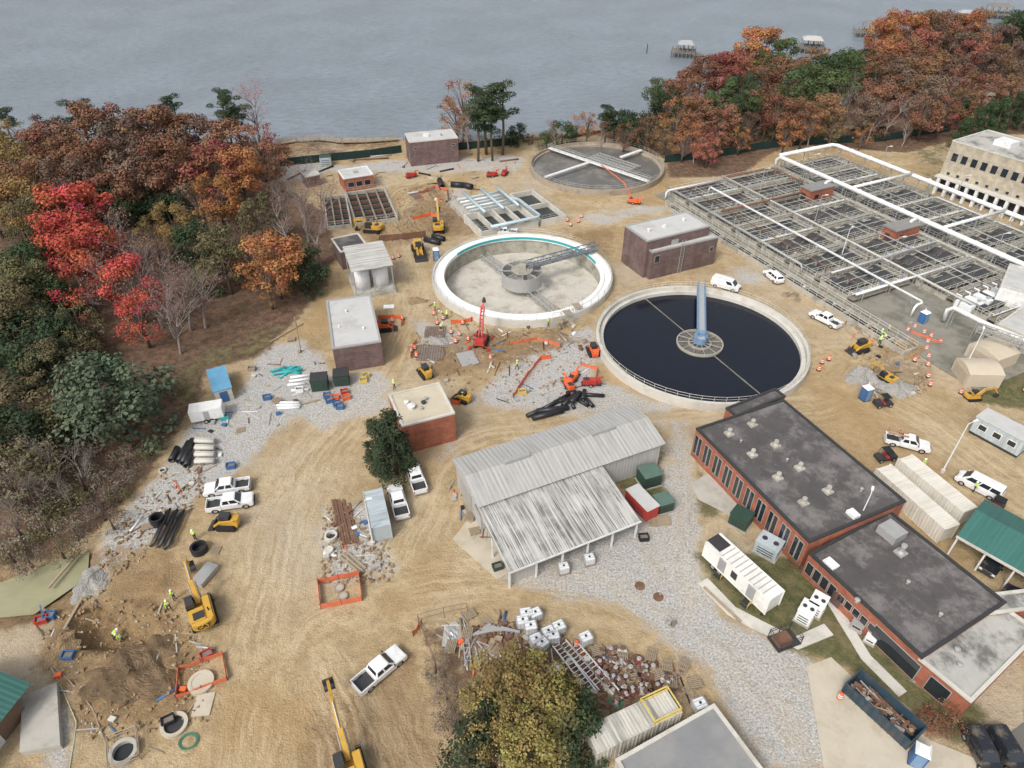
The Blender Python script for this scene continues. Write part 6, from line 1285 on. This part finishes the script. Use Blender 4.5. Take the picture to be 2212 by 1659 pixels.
def mktree(key,kind,seed):
    global rng
    random.seed(seed);rng=np.random.default_rng(seed)
    nm={'d':'deciduous_tree','t':'thin_tree','p':'pine_tree','x':'bare_tree','s':'evergreen_shrub','c':'conifer_tree','b':'bush'}[kind]
    t=proto(thing(nm,'','tree'));q=MB()
    if kind in'dt':
        q.tube([(0,0,-.2),(.1,0,3),(0,.2,7),(.2,.1,10)],[.38,.3,.2,.08],7)
        cl=[]
        for i in range(34 if kind=='d' else 28):
            a=random.uniform(0,6.28);z=random.uniform(4,14.5);rm=5.8*math.sqrt(max(0,1-((z-8.6)/6.6)**2));rr=rm*math.sqrt(random.uniform(.15,1));s=random.uniform(1.2,2.3) if kind=='d' else random.uniform(.9,1.8)
            cl.append((rr*math.cos(a),rr*math.sin(a),z,s,s*.75,random.uniform(.72,1.2)))
            if i%3==0 or kind=='t':q.tube([(0,0,z*.45),(rr*.5*math.cos(a),rr*.5*math.sin(a),z*.8),(rr*math.cos(a),rr*math.sin(a),z)],[.13,.08,.03],4,False)
        me=leaves(*(lambda a:(a[0],a[1],.24 if kind=='d' else .19,a[2],a[3]))(crownpts(cl,46 if kind=='d' else 36,(.55,1.06) if kind=='d' else (.25,1.2))))
    elif kind=='c':
        q.tube([(0,0,-.2),(0,0,6),(0,0,11)],[.35,.2,.05],7);cl=[]
        for i in range(46):
            z=random.uniform(1.2,12.5);rm=3.9*(1-(z/13.5)**1.5);a=random.uniform(0,6.28);rr=rm*random.uniform(.4,1);s=random.uniform(.8,1.4);cl.append((rr*math.cos(a),rr*math.sin(a),z,s,s*.9,random.uniform(.65,1.25)))
        me=leaves(*(lambda a:(a[0],a[1],.17,a[2],a[3]))(crownpts(cl,90)))
    elif kind=='p':
        q.tube([(0,0,-.2),(.2,.1,6),(.1,0,12),(.3,0,16)],[.32,.27,.18,.06],7);cl=[]
        for i in range(19):
            a=random.uniform(0,6.28);z=random.uniform(8,16.5);rr=random.uniform(.6,4.2)*(1-.5*abs(z-12)/6);s=random.uniform(1.,2.);x,y=rr*math.cos(a),rr*math.sin(a);cl.append((x,y,z,s,s*.5,random.uniform(.7,1.25)))
            q.tube([(.1,0,z-1.2),(x*.6,y*.6,z-.5),(x,y,z)],[.1,.07,.03],4,False)
        me=leaves(*(lambda a:(a[0],a[1],.17,a[2],a[3]))(crownpts(cl,95)))
    elif kind=='x':
        tips=[];limb(q,(0,0,-.2),(0,0,1),5.5,.3,0,3,.6,6,tips);limb(q,(0,0,3.5),(.1,0,1),5.,.2,0,3,.55,5,tips)
        T=np.array(tips);k=len(T);P=np.repeat(T,5,0)+rng.normal(0,.45,(k*5,3));me=leaves(P,rng.normal(0,1,P.shape),.10,rng.uniform(.7,1.25,len(P)),np.full(len(P),.5)+rng.normal(0,.012,len(P)))
    else:
        q.tube([(0,0,-.2),(0,0,1.5),(0,0,3)],[.25,.15,.05],6);cl=[]
        for i in range(30 if kind=='s' else 16):
            a=random.uniform(0,6.28);z=random.uniform(.6,5.6) if kind=='s' else random.uniform(.4,2.6);rm=3.4*math.sqrt(max(0,1-(max(0,z-1.5)/4.6)**2)) if kind=='s' else 2.2;rr=rm*math.sqrt(random.uniform(.1,1));s=random.uniform(.8,1.4) if kind=='s' else random.uniform(.5,1.1);cl.append((rr*math.cos(a),rr*math.sin(a),z,s,s*.85,random.uniform(.7,1.2)))
        me=leaves(*(lambda a:(a[0],a[1],.15 if kind=='s' else .11,a[2],a[3]))(crownpts(cl,90 if kind=='s' else 70)))
    c=bpy.data.objects.new('crown',me);COL.objects.link(c);c.parent=t;q.build('trunk',barkp if kind=='x' else bark,t,True);return t
for k,n in(('d',5),('t',3),('p',3),('x',4),('s',2),('c',2),('b',3)): TP[k]=[mktree(k+str(i),k,11*i+ord(k)) for i in range(n)]
HT={'d':15.,'t':15.,'p':17.,'x':14.,'s':6.3,'c':13.,'b':3.3};CZ={'d':.58,'t':.58,'p':.75,'x':.6,'s':.5,'c':.5,'b':.5}
CLR={'o':((.36,.155,.07),'orange'),'r':((.42,.085,.06),'bright red'),'b':((.215,.115,.07),'rust brown'),'y':((.27,.18,.075),'yellow brown'),'g':((.05,.072,.038),'dark green'),'G':((.085,.115,.05),'mid green'),'v':((.13,.115,.06),'olive'),'p':((.25,.16,.14),'pinkish'),'k':((.165,.11,.085),'dull russet'),'m':((.27,.105,.075),'dark red'),'e':((.105,.13,.085),'grey green'),'w':((.24,.19,.07),'yellow olive'),'n':((.20,.16,.13),'grey brown')}
KN={'d':'broadleaf tree','t':'sparse leaved tree','p':'tall pine','x':'bare branched tree','s':'rounded evergreen','c':'dense conifer','b':'low bush'}
TR={'in the left woods':"""p g 5 250 12;p g 165 238 15;t y 50 300 13;d b 110 330 15;d b 215 290 18;d k 275 310 18;d b 335 300 18;p g 375 235 16;d b 400 300 15;d k 450 310 15;p g 480 225 17;p g 505 240 16;x r 545 235 18;d b 500 320 15;t m 560 320 15;d b 590 350 12;
d y 20 370 16;d b 70 400 15;d y 25 450 14;d b 215 370 16;d k 150 400 15;d k 300 380 15;d b 365 370 17;s g 190 420 8;d m 465 370 16;d o 520 380 14;d o 470 430 13;d v 90 480 13;t v 30 540 13;s g 240 440 8;s g 330 440 7;d v 60 620 12;t k 130 440 13;
d r 165 470 16;d r 150 515 14;d r 200 560 14;t r 185 620 13;x p 270 520 16;x p 240 600 15;x p 330 560 15;d y 375 485 11;t y 330 510 9;s g 420 520 8;d v 480 560 13;t k 500 530 12;x p 320 620 14;d r 285 620 13;t r 300 690 10;x p 380 620 15;x p 415 620 14;x p 360 680 13;x p 290 570 14;x p 350 640 14;
x k 600 420 15;x p 650 440 15;x p 690 420 13;x p 610 470 13;x p 680 500 13;x p 640 400 13;d o 590 570 13;t o 575 610 10;s g 660 590 8;s g 640 550 7;d v 560 470 11;t y 430 500 10;s g 450 600 6;t b 540 560 11;
d v 20 680 12;s g 60 720 9;s g 130 720 8;t v 170 700 10;s g 25 800 9;s g 90 790 9;s v 50 890 9;d v 110 790 9;s e 238 862 13;s e 215 850 11;s v 100 930 7;s g 20 960 9;x n 105 985 10;x n 160 1000 8;x n 70 1040 8;b n 200 970 3;t n 20 1050 8;b n 80 1090 3.5;b v 150 1080 3.5;b n 230 1050 3;b n 40 1150 3.5;b v 100 1140 3;b n 160 1150 3;b n 270 1000 3;b v 320 970 2.5;b v 20 1200 2.5;d g 40 590 12;s g 100 650 9;s g 90 560 8;b n 200 1080 3;b v 130 1190 2.5;b n 220 1110 2.5;b v 250 1070 2.5;b n 60 1210 2.5;b n 175 1040 3.5;s v 40 1010 8;s g 110 740 8;s g 10 740 9;s v 170 760 6;t v 100 700 9;s g 40 640 8;x n 20 1110 7;s g 280 460 7;s g 370 450 7;t k 430 440 12;s g 130 560 7;d b 240 420 13;t b 330 330 15;d b 160 350 15;t k 60 340 14;d y -20 330 15;d b -30 440 14;b v 370 840 2.5;b n 290 1020 2.5;b k 240 1130 2.5;x n 130 1060 6;x n 40 920 9;d k 280 350 15;d k 110 290 13""",
'on the point by the water':"""p g 1048 215 20;p g 1085 215 20;p g 1030 240 18;t o 1000 225 16;p g 1062 245 17;t b 985 250 13;x o 1010 270 12;b v 1050 300 4;b G 1105 300 4;s g 1120 290 6;b g 1080 300 4;b b 1000 295 4""",
'in the right woods':"""x b 1200 285 9;s g 1215 285 7;t o 1245 275 8;t o 1270 270 9;p g 1312 250 12;d g 1330 262 10;x o 1300 280 9;t b 1350 290 9;s g 1375 275 9;t b 1400 285 10;d G 1420 205 11;d g 1440 230 13;d b 1455 215 13;d b 1480 200 14;d b 1515 170 15;d m 1550 160 15;d m 1580 165 16;
d o 1620 115 18;d o 1650 110 18;d G 1690 125 15;d b 1690 170 15;p G 1530 220 14;d b 1500 250 13;t o 1465 255 13;t y 1440 290 10;t o 1480 300 11;x r 1505 310 9;d m 1530 325 8;t m 1545 310 9;d b 1555 270 13;c G 1570 220 14;d g 1600 200 14;c g 1585 260 13;p G 1620 215 16;d b 1640 180 15;d b 1660 230 14;t m 1680 250 13;d G 1720 200 15;d G 1750 190 16;d g 1780 170 16;d G 1820 165 17;d g 1850 150 16;d G 1800 205 15;
d b 1720 260 13;t o 1740 270 12;x o 1760 260 13;t y 1640 240 12;d b 1780 250 13;x p 1830 230 14;x p 1860 220 14;d b 1900 230 14;x p 1930 240 14;x b 1970 235 14;d o 1900 90 17;d o 1935 60 17;d o 1960 80 18;d b 1990 70 18;d m 1985 110 16;d b 1940 120 16;d o 1915 130 15;d b 1880 130 15;d k 2020 100 17;d b 2040 70 17;d b 2060 90 16;d o 2090 70 16;d b 2110 60 16;x p 2140 80 17;x p 2170 70 17;d b 2130 110 15;d m 2090 120 14;d g 2185 80 17;d g 2200 60 16;d k 2160 95 15;p g 2030 50 13;
d b 1890 180 15;d k 1930 185 15;d b 1980 170 15;d b 2020 160 15;d b 2050 150 15;d k 2010 210 14;x p 2050 200 14;d b 2080 180 14;d b 2000 250 12;t m 2040 245 12;t o 1865 290 8;t y 1800 280 9;t o 1700 285 10;d b 2080 230 12;d k 2120 150 13;t b 2170 160 13;d k 2200 130 14;c g 2080 290 9;c g 2105 270 10;c g 2130 258 11;c g 2160 250 11;c g 2190 240 11;c g 2215 235 12;d g 2060 235 10;d b 2190 200 12;x b 1960 280 8;b v 1580 300 4;b v 1650 290 4;b b 1850 290 4;s G 1180 300 5;b b 1150 300 3;t k 1480 235 12;d b 1600 150 14;t k 1620 270 10;d b 2160 130 13;d b 1760 140 13;d k 1870 250 12;t o 1600 300 8;t k 1540 245 12;d G 1660 150 14;d b 1905 150 14;x p 2000 200 13;d b 1950 200 13;t k 1810 270 10;b b 1900 290 4;d k 1950 160 14;x b 2100 220 13;d G 2010 70 15;x p 1890 250 13;x p 1840 200 14;d b 1990 130 15;d k 2080 110 15;d b 2130 200 12;d k 2060 170 14;d k 2190 165 12""",
'in the work yards':"""c g 848 962 11;c g 812 958 8.5;c g 862 975 7;c g 828 1000 7;d w 1100 1490 9;t w 1075 1510 8.5;t w 1140 1535 9;d w 1170 1500 8;s g 1212 1540 6.5;s g 1075 1590 6;t w 1120 1590 8;t w 1125 1450 7.5;s v 1180 1580 6.5;s g 1225 1590 5.5;d w 1150 1620 8;t w 1060 1560 8;b n 940 1440 2;b n 965 1500 2;b g 1010 1620 3.5;b n 985 1560 2.5;b v 1080 1650 4;b b 2040 1545 2.;b m 2020 1555 1.8;b b 2060 1560 1.8;b v 1450 1345 .8;b v 1720 1220 1.5"""}
random.seed(3)
for zone,txt in TR.items():
    cnt={};ent=[e.split() for e in txt.replace('\n','').split(';') if e.strip()];ent.sort(key=lambda e:float(e[2]))
    for i,(k,c,x,y,h) in enumerate(ent):
        x,y,h=float(x),float(y),float(h);s=h/HT[k];cnt[(k,c)]=cnt.get((k,c),0)+1
        p=G(x,y,h*CZ[k]);p.z=0;col,cn=CLR[c];j=random.uniform(.82,1.15);jj=random.uniform(.93,1.1)
        w_=random.uniform(.95,1.2)
        place(TP[k][i%len(TP[k])],p,random.uniform(0,6.28),f'{cn} {KN[k]} {zone}, {od(cnt[(k,c)])} such from left','tree' if k!='b' else 'bush',f'{cn} {KN[k]}s {zone}',(s*w_,s*w_,s),(col[0]*j,col[1]*j*jj,col[2]*j))
for r in PROTO:
    for c in kids(r):
        for g_ in kids(c): bpy.data.objects.remove(g_)
        bpy.data.objects.remove(c)
    bpy.data.objects.remove(r)
